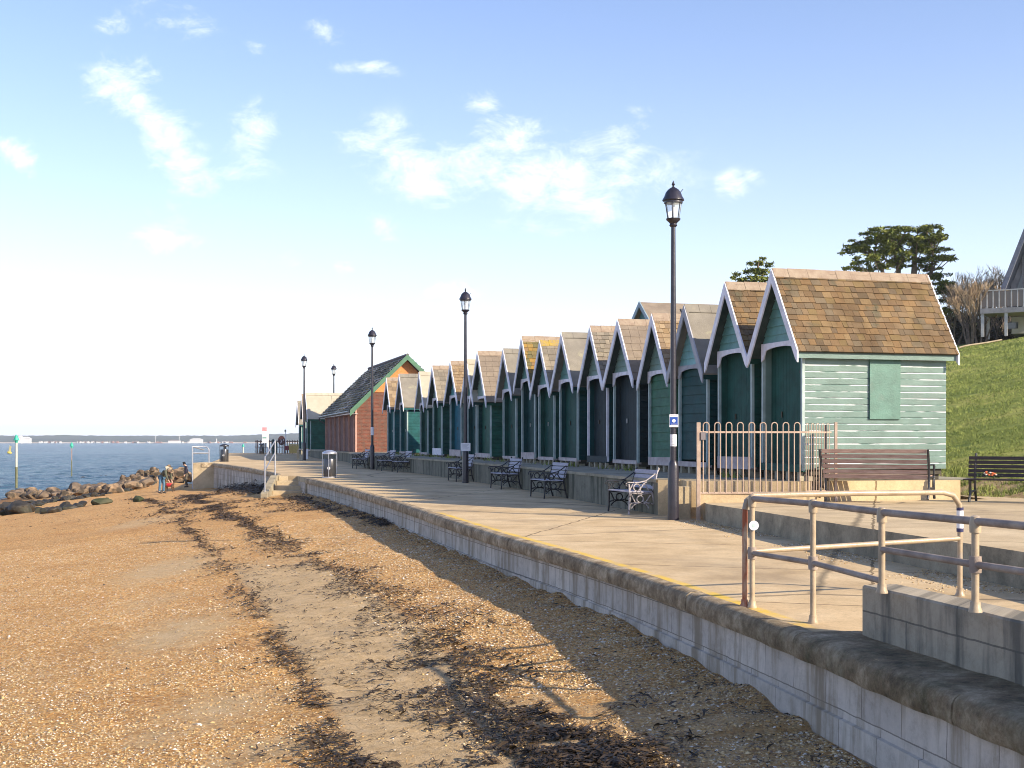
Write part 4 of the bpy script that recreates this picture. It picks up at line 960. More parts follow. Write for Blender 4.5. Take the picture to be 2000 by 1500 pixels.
# ------------------------------------------------------------------ lamp posts
M_BLACK = mat('black_lamp_paint', (.016, .014, .022), (.03, .026, .038), 6, .32, .15, 30, spec=.6, c3=(.28, .25, .24), s3=9, f3=.72)
M_GLASS = mat('lantern_glass', (.86, .92, .96), None, rough=.05, trans=.0, alpha=.28, spec=.9)
M_TUBE = mat('white_lamp_tube', (.85, .85, .82), None, rough=.3)
def lamp_proto():
    T = thing('lamp_post', (0, 0, 0), 'x', 'lamp post', 0, 'black lamp posts along the promenade'); h = 5.42
    mb = MB(); mb.lathe([(.105, 0), (.105, .02), (.1, .98), (.09, 1.04), (.06, 1.1)], 16); mb.build('base', M_BLACK, T, True)
    mb = MB(); mb.lathe([(.058, 1.05), (.055, 3.0), (.042, h)], 14); mb.build('pole', M_BLACK, T, True)
    mb = MB(); mb.lathe([(.05, h), (.075, h + .03), (.06, h + .06), (.085, h + .09), (.13, h + .13), (.135, h + .155)], 16); mb.build('collar', M_BLACK, T, True)
    mb = MB(); mb.lathe([(.105, h + .15), (.155, h + .45)], 8); mb.build('glass', M_GLASS, T)
    for k in range(6):
        th = k * math.pi / 3 + .26; mb = MB(); mb.tube([(.108 * math.cos(th), .108 * math.sin(th), h + .14), (.162 * math.cos(th), .162 * math.sin(th), h + .46)], .0085, 5); mb.build('glazing_bar', M_BLACK, T)
    mb = MB(); mb.tube([(.0, 0, h + .15), (0, 0, h + .37)], .028, 10); mb.tube([(0, 0, h + .37), (0, 0, h + .47)], .012, 6); mb.build('lamp_tube', M_TUBE, T, True)
    mb = MB(); mb.lathe([(.175, h + .44), (.175, h + .47), (.205, h + .49), (.20, h + .51), (.17, h + .56), (.14, h + .64), (.10, h + .69), (.06, h + .72), (.03, h + .735), (.012, h + .76), (.032, h + .785), (.022, h + .81), (.004, h + .86)], 20); cap = mb.build('cap', M_BLACK, T, True)
    mb = MB(); mb.tube([(.13, 0, h + .64), (.18, 0, h + .70)], .007, 5); mb.build('sensor', M_BLACK, cap)
    return T
lp = lamp_proto()
M_SIGNB = mat('sign_blue', (.02, .07, .33), None, rough=.4); M_SIGNW = mat('sign_white', (.80, .80, .82), (.72, .72, .76), 9, .5); M_INK = mat('grey_print', (.45, .45, .5), None, rough=.6)
lamps = [(px(1315, 1015, 23.7), 'tall black lamp post nearest the camera, with a small blue and white sign on it'), (px(909, 940, 41.2), 'black lamp post with a square white notice, standing in front of an armchair bench'),
         (px(727, 917, 56.5), 'black lamp post in front of the brick wall, small white sticker on its shaft'), (px(594, 899, 75.5), 'black lamp post before the huts beyond the brick building'),
         (px(652, 890, 89.0), 'farthest black lamp post, its lantern just showing above the roofs')]
for i, (p, lab) in enumerate(lamps):
    T = lp if i == 0 else copy_tree(lp)
    Y = p.y; T.location = (p.x, Y, zprom(Y) if i < 4 else .55); T['label'] = lab; T['category'] = 'lamp post'; T.rotation_euler = (0, 0, [0, .5, 1.1, .2, .8][i])
lamps_T = [o for o in COL.objects if o.name.startswith('lamp_post')]
def plate(mb, w_, h_, z, y=-.125, d=.012): mb.box((-w_ / 2, y - d, z - h_ / 2), (w_ / 2, y, z + h_ / 2)); return mb
T = lamps_T[0]
z = CZ - zprom(23.7) + (HOR - 822) / F * 23.7
s = plate(MB(), .165, .235, z, -.07).build('sign', M_SIGNW, T, bevel=.004)
plate(MB(), .145, .15, z - .005, -.083, .003).build('sign_face', M_SIGNB, s)
mb = MB(); mb.prism([(.032 * math.cos(a_ * .5236), z - .0 + .032 * math.sin(a_ * .5236)) for a_ in range(12)], 'y', -.0905, -.0865); mb.build('emblem', M_SIGNW, s)
mb = MB(); mb.box((-.06, -.085, z + .085), (.06, -.0835, z + .105)); mb.box((-.055, -.0905, z - .066), (.055, -.0865, z - .056)); mb.build('print', M_INK, s)
z2 = CZ - zprom(23.7) + (HOR - 860) / F * 23.7; mb = MB(); mb.lathe([(.061, z2 - .11), (.061, z2 + .11)], 12); mb.build('sticker', M_SIGNW, T, True)
mb = MB(); mb.box((-.03, -.067, z2 - .03), (.0, -.0612, z2 + .04)); mb.box((-.04, -.067, z2 - .075), (.03, -.0612, z2 - .06)); mb.build('print', M_INK, T)
T2 = lamps_T[1]; T2.rotation_euler = (0, 0, .1); z = CZ - zprom(41.2) + (HOR - 873) / F * 41.2
s = plate(MB(), .31, .26, z, -.10).build('sign', M_SIGNW, T2)
mb = MB()
for k in range(5): mb.box((-.11, -.1155, z + .075 - k * .035), (.11 - .03 * (k % 3), -.1125, z + .085 - k * .035))
mb.build('print', M_INK, s)
T3 = lamps_T[2]; mb = MB(); z = CZ - zprom(56.5) + (HOR - 842) / F * 56.5; mb.lathe([(.07, z - .18), (.07, z + .18)], 12); mb.build('sticker', M_SIGNW, T3, True)

# ------------------------------------------------------------------ promenade armchair benches
M_IRON = mat('black_cast_iron', (.008, .009, .013), (.02, .02, .028), 8, .35, .3, 40, spec=.6)
M_FLAKE = mat('flaking_white_iron', (.50, .46, .46), (.30, .26, .26), 6, .6, .4, 40, c3=(.03, .022, .022), s3=14, f3=.52)
M_SLAT = mat('weathered_grey_slats', (.30, .29, .36), (.46, .44, .50), 7, .6, .3, 40, (1, 6, 6))
def arc(cx, cz, r, a0, a1, n=12, sx=1): return [(cx + r * sx * math.cos(R(a0 + (a1 - a0) * i / n)), 0, cz + r * math.sin(R(a0 + (a1 - a0) * i / n))) for i in range(n + 1)]
def bench_end(T, y, m):
    """cast end frame in the local xz plane; x = 0 front, .56 back (towards the wall)"""
    def tb(name, lines, r=.016, par=None):
        mb = MB()
        for pts in lines: mb.tube([(p[0], y, p[2]) for p in pts], r, 6)
        return mb.build(name, m, par or T, True)
    fr = tb('end_frame', [[(.02, 0, .42), (.30, 0, .40), (.50, 0, .42)], arc(.24, .06, .17, 20, 160, 10, 1.15), arc(.24, .30, .07, 0, 360, 12), [(.05, 0, .40), (.13, 0, .24), (.24, 0, .23), (.36, 0, .24), (.46, 0, .38)], [(.0, 0, .2), (.12, 0, .23)], [(.36, 0, .23), (.53, 0, .2)]], .014)
    tb('leg', [[(.0, 0, .0), (.015, 0, .2), (.02, 0, .42), (.0, 0, .60)]], .021)
    tb('leg', [[(.60, 0, .0), (.55, 0, .15), (.50, 0, .42)]], .021)
    tb('back_upright', [[(.50, 0, .42), (.53, 0, .6), (.60, 0, .82), (.64, 0, .90), (.62, 0, .915)]], .019)
    tb('armrest', [[(-.05, 0, .56), (-.06, 0, .60), (-.03, 0, .635), (.05, 0, .63), (.2, 0, .625), (.36, 0, .66), (.48, 0, .74), (.56, 0, .80)], arc(.17, .53, .07, 0, 360, 12), [(.02, 0, .48), (.08, 0, .6)], [(.26, 0, .44), (.24, 0, .5), (.31, 0, .6), (.38, 0, .64)], [(.33, 0, .6), (.42, 0, .48), (.5, 0, .44)]], .014, fr)
def armbench(p, rz, lab, m_near=M_IRON, L_=1.15):
    T = thing('armchair_bench', p, lab, 'bench', rz, 'benches against the platform wall')
    for k in (0, 1): bench_end(T, L_ * k + .0, m_near if k == 0 else M_IRON)
    mb = MB()
    for i in range(6): x = .0 + i * .082; mb.box((x, -.03, .435 - (.006 if i > 2 else 0)), (x + .07, L_ + .03, .458 - (.006 if i > 2 else 0)))
    mb.build('seat', M_SLAT, T, bevel=.003)
    mb = MB()
    for i in range(4):
        z = .50 + i * .098; x = .505 + (z - .42) * .23; Mx = Matrix.Translation((x, 0, z)) @ Matrix.Rotation(R(13), 4, 'Y'); mb.box((-.012, -.03, 0), (.012, L_ + .03, .078), M=Mx)
    mb.build('backrest', M_SLAT, T, bevel=.003)
    return T
bl = [((1228, 1005), 'armchair bench nearest the camera, its cast iron arm flaked white', M_FLAKE), ((1063, 974), 'second nearest armchair bench, black iron with grey slats', M_IRON), ((979, 956), 'third nearest armchair bench, right of the lamp post with the square notice', M_IRON),
      ((891, 941), 'armchair bench half hidden by the lamp post with the square notice', M_IRON), ((776, 923), 'right one of the paired benches before the last huts', M_IRON), ((745, 920), 'left one of the paired benches, just right of the lamp post at the brick wall', M_IRON), ((696, 916), 'farthest armchair bench, left of the lamp post in front of the brick wall', M_IRON)]
for (q, lab, mm) in bl:
    p = onprom(*q); rz = RA
    armbench((p.x, p.y, p.z), rz, lab, mm)

# ------------------------------------------------------------------ larger benches on the terrace
M_WOOD = mat('reddish_bench_wood', (.34, .20, .15), (.52, .35, .27), 4, .55, .4, 30, (1, 8, 8), c3=(.50, .40, .34), s3=6, f3=.66)
M_DWOOD = mat('dark_bench_wood', (.018, .014, .020), (.045, .03, .035), 5, .45, .3, 30, (1, 8, 8))
def slat_bench(name, p, rz, L_, wood, lab, nb=6, back_z=(.40, .86), front=False):
    T = thing(name, p, lab, 'bench', rz, None)
    mb = MB(); n_ = nb; dz = (back_z[1] - back_z[0]) / n_
    for i in range(n_): z = back_z[0] + i * dz; yy = .02 + (z - .4) * .22; mb.box((0, yy - .012, z), (L_, yy + .012, z + dz * .80))
    mb.build('backrest', wood, T, bevel=.003)
    mb = MB()
    for i in range(6): y = -.46 + i * .078; mb.box((0, y, .405), (L_, y + .066, .43))
    mb.build('seat', wood, T, bevel=.003)
    ends = (-.03, L_ + .03) if not front else (.12, L_ - .12)
    for x in ends:
        mb = MB(); mb.tube([(x, .16, 0), (x, .05, .2), (x, .03, .42), (x, .09, .7), (x, .15, .90)], .024, 6); mb.build('back_leg', M_IRON, T, True)
        mb = MB(); mb.tube([(x, -.48, 0), (x, -.40, .15), (x, -.40, .3), (x, -.44, .4)], .026, 6); mb.tube([(x, -.44, .39), (x, .03, .39)], .018, 6); mb.tube([(x, -.40, .18), (x, .05, .2)], .022, 6); mb.build('front_leg', M_IRON, T, True)
        if not front:
            mb = MB(); mb.tube([(x, -.47, .52), (x, -.5, .58), (x, -.42, .62), (x, .05, .62)], .016, 6); mb.tube([(x, -.42, .4), (x, -.42, .62)], .014, 6); mb.build('armrest', M_IRON, T, True)
    return T
zt = .324
a = px(1608, 960, 24.0); b = px(1812, 960, 23.1)
slat_bench('park_bench', (b.x, b.y, zt + .08), math.atan2(a.y - b.y, a.x - b.x), (Vector((a.x - b.x, a.y - b.y))).length, M_WOOD, 'reddish slatted park bench seen from behind, facing the pale green hut wall', 6, (.36, .92))
mb = MB(); c_ = (Vector((a.x, a.y, 0)) + Vector((b.x, b.y, 0))) / 2; mb.box((a.x - .3, b.y - .6, zt), (b.x + .25, a.y + .9, zt + .003)); 
T = slat_bench('park_bench', (8.62, 24.2, zt), R(-31), 2.2, M_DWOOD, 'dark slatted park bench with flowers on it, at the foot of the grass bank', 5, (.46, .86), True)
# flowers on the bench
fl = thing('flower_bunch', (8.76, 23.82, zt + .43), 'bunch of orange and white flowers lying on the dark bench', 'flowers')
mb = MB(); M_LEAFG = mat('flower_leaf', (.05, .14, .03), (.12, .24, .05), 20, .6)
for _ in range(70):
    a_ = random.uniform(0, 6.28); q = Vector((random.uniform(-.1, .32), random.uniform(-.09, .09), random.uniform(.0, .08))); d = Vector((math.cos(a_), math.sin(a_), random.uniform(-.2, .6))) * .05; e_ = Vector((-math.sin(a_), math.cos(a_), 0)) * .016
    mb.add([q, q + d * .5 + e_, q + d, q + d * .5 - e_], [(0, 1, 2, 3)])
mb.build('leaves', M_LEAFG, fl)
for k in range(14):
    mb = MB(); q = Vector((random.uniform(.02, .28), random.uniform(-.08, .06), random.uniform(.06, .13))); mb.lathe([(.004, -.012), (.02, -.004), (.024, .006), (.012, .016), (.002, .018)], 7, q); mb.build('flower', mat('orange_petal', (.72, .14, .06), (.8, .25, .10), 30, .6) if k % 3 else mat('cream_petal', (.8, .7, .62), None, rough=.6), fl, True)

# ------------------------------------------------------------------ hooped fence at the platform end
M_CREAM = mat('cream_rail_paint', (.35, .25, .19), (.46, .35, .275), 7, .5, .15, 30, spec=.5, c3=(.30, .12, .06), s3=3.0, f3=.71)
fa = px(1372, 955, 23.62); fb = px(1571, 955, 23.75); zb0, zt0 = .50, 1.70
fn = thing('hooped_fence', (0, 0, 0), 'cream hoop topped metal fence in front of the nearest hut doors', 'fence')
def hoops(T, a, b, n_, zb_, zt_, m, r=.011):
    a = Vector((a.x, a.y, 0)); b = Vector((b.x, b.y, 0)); d = (b - a) / (n_ * 2 - .1); t = d.normalized()
    for k in range(n_):
        p = a + d * (2 * k + .12); q = a + d * (2 * k + 1.12); rr = (q - p).length / 2; c = (p + q) / 2
        pts = [p + Vector((0, 0, zb_))] + [c + t * (-rr * math.cos(th)) + Vector((0, 0, zt_ - rr + rr * math.sin(th))) for th in [math.pi * i / 8 for i in range(9)]] + [q + Vector((0, 0, zb_))]
        mb = MB(); mb.tube(pts, r, 7); mb.build('hoop', m, T, True)
hoops(fn, fa, fb, 9, zb0, zt0 + .10, M_CREAM)
for z in (zb0, CZ - (844 - HOR) / F * 23.65):
    mb = MB(); mb.beam((fa.x - .05, fa.y, z), (fb.x + .05, fb.y, z), .012, .035); mb.build('rail', M_CREAM, fn)
mb = MB(); mb.box((3.40, 23.55, -.1), (3.47, 23.62, 1.80)); mb.build('gate_post', M_CREAM, fn, bevel=.006)
mb = MB(); mb.box((3.475, 23.53, 1.48), (3.56, 23.6, 1.62)); mb.build('latch', mat('dull_steel_latch', (.25, .22, .22), None, rough=.5, metal=.5), fn)
fc = px(1630, 955, 23.95 + .1)
f2 = thing('hooped_fence', (0, 0, 0), 'short cream fence return between the hooped fence and the hut wall', 'fence')
hoops(f2, Vector((fb.x + .03, fb.y + .02, 0)), Vector((6.0, 24.05, 0)), 5, .50, 1.78, M_CREAM, .008)
mb = MB(); mb.box((5.86, 23.99, .3), (5.90, 24.03, 1.76)); mb.build('post', M_IRON, f2)
mb = MB(); mb.box((6.06, 24.03, .3), (6.11, 24.08, 1.81)); mb.build('post', M_CREAM, f2)
for z in (.52, 1.62): mb = MB(); mb.beam((fb.x + .03, fb.y + .02, z), (6.0, 24.05, z), .01, .03); mb.build('rail', M_CREAM, f2)
mb = MB(); mb.prism([(3.48, 23.63), (5.42, 23.80), (5.9, 24.02), (5.35, 23.975), (3.49, 23.80)], 'z', .1, .495); pw = mb.build('fence_plinth', M_TERR); tag(pw, 'low sunlit concrete plinth under the hooped fence', 'plinth')
mb = MB(); mb.box((3.10, 24.05, -.1), (3.36, 24.3, .60)); o = mb.build('concrete_pier', M_STEP, bevel=.01); tag(o, 'stubby concrete pier between the lamp post and the hooped fence', 'pier')

# ------------------------------------------------------------------ foreground pipe railings
M_PIPE = mat('ochre_pipe_paint', (.33, .25, .165), (.46, .36, .245), 5, .38, .2, 30, spec=.5, c3=(.28, .26, .27), s3=2.4, f3=.6)
M_PIPET = mat('bare_worn_pipe', (.235, .185, .155), (.38, .31, .26), 5, .6, .3, 30, metal=.0, spec=.15, c3=(.44, .34, .26), s3=3.5, f3=.64)
M_RUST = mat('rusty_pipe_paint', (.34, .09, .035), (.52, .40, .28), 3, .5, .3, 30, (2, 2, .8), lo=.45, hi=.6)
r1 = thing('pipe_railing', (0, 0, 0), 'foreground pipe railing running off to the right, round white sticker on its first post', 'railing')
rp = [(2.205, 11.75, zprom(11.75)), (2.54, 10.8, zprom(10.8)), (2.745, 9.50, .33), (3.055, 8.44, .33), (3.42, 7.2, .33), (3.8, 5.9, .33)]
zr = .93; pr = .027
def flange(mb, p, r=.045): mb.lathe([(r, 0), (r, .01), (pr + .008, .035), (pr + .006, .07)], 14, p)
for k, p in enumerate(rp):
    mb = MB(); mb.tube([(p[0], p[1], p[2]), (p[0], p[1], zr)], pr * .92, 14); flange(mb, p); 
    mb.lathe([(pr + .01, zr - .075), (pr + .012, zr - .01), (pr + .004, zr + .03), (.01, zr + .04)], 14, (p[0], p[1], 0)); mb.build('post', M_PIPE, r1, True)
mb = MB(); mb.tube([(rp[0][0] - .0, rp[0][1] + .0, zr)] + [(p[0], p[1], zr) for p in rp[1:]], pr, 14); mb.build('top_rail', M_PIPET, r1, True)
mb = MB(); mb.tube([(rp[0][0], rp[0][1], .43), (rp[1][0], rp[1][1], .43), (rp[2][0], rp[2][1], .42)], pr * .9, 12)
for k in (0, 1): mb.lathe([(pr + .012, .375), (pr + .014, .41), (pr + .014, .45), (pr + .012, .485)], 12, (rp[k][0], rp[k][1], 0))
mb.build('mid_rail', M_PIPET, r1, True)
mb = MB(); mb.tube([(rp[2][0], rp[2][1], .655)] + [(p[0], p[1], .645) for p in rp[3:]], pr * .9, 12)
for k in (3, 4): mb.lathe([(pr + .012, .59), (pr + .014, .62), (pr + .014, .67), (pr + .012, .70)], 12, (rp[k][0], rp[k][1], 0))
mb.build('mid_rail', M_PIPET, r1, True)
mb = MB(); c_ = Vector((2.205 + .008, 11.75 - .037, zr - .245)); mb.prism([(c_.x + .045 * math.cos(i * .3927), c_.z + .045 * math.sin(i * .3927)) for i in range(16)], 'y', c_.y - .004, c_.y); s = mb.build('sticker', M_SIGNW, r1)
mb = MB(); mb.prism([(c_.x + .018 * math.cos(i * .785), c_.z + .018 * math.sin(i * .785)) for i in range(8)], 'y', c_.y - .007, c_.y - .0045); mb.build('sticker_mark', mat('faded_print', (.5, .62, .6), None, rough=.6), s)
r3 = thing('pipe_railing', (0, 0, 0), 'ochre hoop shaped pipe railing with a rounded far corner across the promenade', 'railing')
P0 = Vector((2.15, 11.82, 0)); P1 = Vector((4.41, 12.6, 0)); z3 = .955
d = (P1 - P0).normalized()
def P(t, z): q = P0 + d * t; return (q.x, q.y, z)
Ld = (P1 - P0).length
mb = MB(); mb.tube([P(0, zprom(11.8)), P(0, z3 - .12)], pr * .9, 14); flange(mb, P(0, zprom(11.8)), .05); mb.build('post', M_RUST, r3, True)
mb = MB(); mb.tube([P(0, z3 - .13), P(.02, z3 - .05), P(.09, z3), P(Ld * .5, z3 + .005), P(Ld - .2, z3), P(Ld - .08, z3 - .03), P(Ld - .01, z3 - .12), P(Ld, z3 - .24)], pr, 14); mb.build('top_rail', M_PIPE, r3, True)
mb = MB(); mb.tube([P(Ld, z3 - .24), P(Ld, zprom(12.6))], pr * .92, 14); flange(mb, P(Ld, zprom(12.6)), .05); po = mb.build('post', M_PIPE, r3, True)
mb = MB(); mb.lathe([(.0325, 0), (.0325, .2)], 14, P(Ld, .60)); mb.build('label_band', M_SIGNW, r3, True)
mb = MB(); mb.lathe([(.0335, 0), (.0335, .03)], 14, P(Ld, .775)); mb.lathe([(.0335, 0), (.0335, .035)], 14, P(Ld, .565)); mb.build('dark_band', mat('navy_tape', (.03, .03, .10), None, rough=.5), r3, True)
mb = MB(); mb.tube([P(0, .435), P(Ld, .50)], pr * .88, 12); mb.build('mid_rail', M_PIPE, r3, True)

# ------------------------------------------------------------------ litter bins
M_BIN = mat('brushed_bin_steel', (.075, .075, .085), (.12, .12, .13), 14, .28, .1, metal=.75, stretch=(1, 1, .1)); M_BINT = mat('bin_silver', (.45, .46, .52), (.6, .6, .64), 9, .3, metal=.7)
def bin_(p, lab, silver=True, s=1.0):
    T = thing('litter_bin', p, lab, 'litter bin', 0, None); ms = M_BINT if silver else M_BIN
    mb = MB(); mb.lathe([(.21, 0), (.235, .01), (.235, .045), (.215, .06)], 20); mb.build('base', ms, T, True)
    mb = MB(); mb.lathe([(.215, .06), (.222, .08), (.222, .66), (.21, .69), (.205, .69), (.205, .62)], 24); mb.build('drum', M_BIN, T, True)
    mb = MB(); mb.lathe([(.17, .60), (.17, .68)], 16); mb.build('liner', mat('bin_liner', (.30, .42, .30), None, rough=.5), T, True)
    for k in range(4):
        th = math.pi / 4 + k * math.pi / 2 + math.pi / 4; mb = MB(); mb.tube([(.255 * math.cos(th), .24 * math.sin(th), .01), (.255 * math.cos(th), .24 * math.sin(th), .93)], .012, 6); mb.build('upright', ms, T, True)
    for k in (1, 3):
        th = k * math.pi / 2; mb = MB(); pts = [(.21 * math.cos(th + a_), .21 * math.sin(th + a_)) for a_ in (-.35, -.12, .12, .35)]; pts += [(x * .95, y * .95) for x, y in pts[::-1]]; mb.prism(pts, 'z', .69, .86) if k == 1 else None
        if k == 1: mb.build('shroud', M_BIN, T)
    mb = MB(); mb.lathe([(.20, .85), (.25, .86), (.255, .90), (.235, .935), (.16, .975), (.06, 1.0), (.005, 1.005)], 24); mb.build('lid', ms, T, True)
    mb = MB(); zz = .36; mb.prism([(.055 * math.cos(i * .5236), zz + .055 * math.sin(i * .5236)) for i in range(12)], 'y', -.232, -.2255); e = mb.build('badge', mat('pale_badge', (.68, .66, .66), None, rough=.5), T)
    mb = MB(); mb.prism([(.03 * math.cos(i * .5236), zz + .03 * math.sin(i * .5236)) for i in range(12)], 'y', -.2345, -.2325); mb.build('badge_centre', mat('badge_grey', (.38, .36, .36), None, rough=.5), e)
    return T
p = onprom(643, 934); bin_((p.x, p.y + .1, p.z), 'large steel litter bin with round white badge by the near wall end')
Y = 72; p = px(438, 902, Y); bin_((p.x, Y, zprom(Y)), 'black litter bin standing alone above the bowed sea wall', False)
Y = 99; p = px(511, 886, Y); t = bin_((p.x, Y, zprom(Y)), 'small dark litter bin by the far railings under the tall sign', False); t.scale = (.85, .85, .8)
# ------------------------------------------------------------------ far end of the promenade
Y = 98.0; zf = zprom(Y)
T = thing('information_sign', px(523, 886, Y), 'tall white notice board with red heading on a pale post at the far railings', 'sign'); T.location.z = zf
mb = MB(); mb.box((-.06, -.05, 0), (.06, .05, 1.85)); mb.build('post', M_SIGNW, T)
mb = MB(); mb.box((-.42, -.04, .85), (-.07, 0, 2.05)); pn = mb.build('panel', M_SIGNW, T)
mb = MB(); mb.box((-.42, -.046, 1.78), (-.07, -.042, 2.05)); mb.build('heading', mat('sign_pink_red', (.55, .14, .16), (.8, .5, .5), 30, .6), pn)
mb = MB(); mb.box((-.39, -.046, 1.2), (-.10, -.042, 1.32)); mb.build('picture', mat('sign_green', (.25, .42, .38), None, rough=.6), pn)
M_RAILB = mat('rusty_brown_rail', (.16, .10, .08), (.26, .18, .15), 9, .6); 
T = thing('sea_railing', (0, 0, 0), 'brown post railing along the far edge of the promenade, before the distant coast', 'railing')
xs = [500, 503, 509, 515, 519, 526, 531, 536, 541, 546, 551, 556, 561, 566, 571, 576, 581]
YR = 101.0
for x in xs:
    mb = MB(); p = px(x, 880, YR); mb.tube([(p.x, YR, zprom(YR)), (p.x, YR, zprom(YR) + 1.05)], .04, 6); mb.build('post', M_RAILB, T)
for dz_ in (.5, .95):
    mb = MB(); mb.tube([(px(498, 0, YR).x, YR, zprom(YR) + dz_), (px(583, 0, YR).x, YR, zprom(YR) + dz_)], .03, 6); mb.build('rail', M_RAILB, T)
Y = 97.0; T = thing('lifebuoy_stand', px(550, 886, Y), 'round dark lifebuoy housing on a stand at the far railings', 'lifebuoy stand'); T.location.z = zprom(Y)
mb = MB(); M_ = mat('dark_red_housing', (.045, .018, .02), (.09, .04, .04), 6, .5)
mb.prism([(.27 * math.cos(i * .3927), 1.05 + .36 * math.sin(i * .3927)) for i in range(16)], 'y', -.1, .06); mb.build('housing', M_, T, bevel=.02)
mb = MB(); mb.prism([(-.04, .82), (.02, .95), (.0, 1.1), (-.06, 1.12), (-.02, .98), (-.08, .84)], 'y', -.11, -.102); mb.prism([(.12, 1.0), (.17, 1.05), (.17, 1.16), (.12, 1.12)], 'y', -.11, -.102); mb.build('marking', M_SIGNW, T)
mb = MB(); mb.box((-.2, -.04, 0), (-.14, .02, .8)); mb.box((.14, -.04, 0), (.2, .02, .8)); mb.build('stand', M_GALV, T)
Y = 99.5; T = thing('signal_pole', px(558, 886, Y), 'thin pale pole beside the round lifebuoy housing', 'pole'); T.location.z = zprom(Y)
mb = MB(); mb.tube([(0, 0, 0), (0, 0, 1.9)], .035, 8); mb.build('shaft', M_SIGNW, T, True)
mb = MB(); mb.box((-.09, -.04, 1.72), (.04, .04, 1.86)); mb.build('lamp_head', mat('olive_fitting', (.3, .3, .22), None, rough=.6), T)
Y = 99.0; p = px(560.5, 879, Y); T = thing('red_box', (p.x, Y, zprom(Y)), 'small dark red box on legs by the thin pale pole', 'box')
mb = MB(); mb.box((-.13, -.1, .28), (.13, .1, .62)); mb.build('case', mat('crimson_case', (.16, .02, .035), (.24, .03, .05), 6, .5), T, bevel=.01)
mb = MB(); mb.box((-.11, -.08, 0), (-.07, -.04, .28)); mb.box((.07, -.08, 0), (.11, -.04, .28)); mb.build('leg', M_IRON, T)
Y = 100.0; p = px(575, 879, Y); T = thing('grit_bin', (p.x, Y, zprom(Y)), 'yellow storage bin behind the far railings, left of the last huts', 'bin')
mb = MB(); mb.prism([(-.36, .05), (.36, .05), (.42, .62), (-.42, .62)], 'y', -.25, .25); mb.build('tub', mat('yellow_plastic', (.62, .44, .14), (.72, .54, .2), 6, .5), T, bevel=.02)
mb = MB(); mb.prism([(-.44, .63), (.44, .63), (.40, .74), (-.40, .74)], 'y', -.27, .27); mb.build('lid', MC['yellow_plastic'], T, bevel=.02)
Y = 96.0; T = thing('bollard', px(535.5, 886, Y), 'dark teal double posts near the foot of the lifebuoy housing', 'bollard'); T.location.z = zprom(Y)
mb = MB(); mb.tube([(-.08, 0, 0), (-.08, 0, 1.0)], .06, 8); mb.lathe([(.02, 1.0), (.08, 1.03), (.08, 1.12), (.02, 1.16)], 8, (-.08, 0, 0)); mb.build('post', MG['deep'], T, True)
mb = MB(); mb.tube([(.14, 0, 0), (.14, 0, .95)], .05, 8); mb.build('post', MG['deep'], T, True)
mb = MB(); Y = 80.0
for k, (x, h_, lab) in enumerate([(582, .55, 'pale concrete stub left of the fourth lamp post'), (600, .62, 'white concrete stub right of the fourth lamp post')]):
    Y = 79.0; p = px(x, 897, Y); T = thing('bollard', (p.x, Y, zprom(Y)), lab, 'bollard')
    mb = MB(); mb.box((-.07, -.07, 0), (.07, .07, h_)); mb.build('shaft', M_SIGNW if k else M_STEP, T, bevel=.01)
    mb = MB(); mb.prism([(-.075, h_ + .002), (.075, h_ + .002), (.05, h_ + .04), (-.05, h_ + .04)], 'y', -.07, .07); mb.build('top', M_STEP, T)

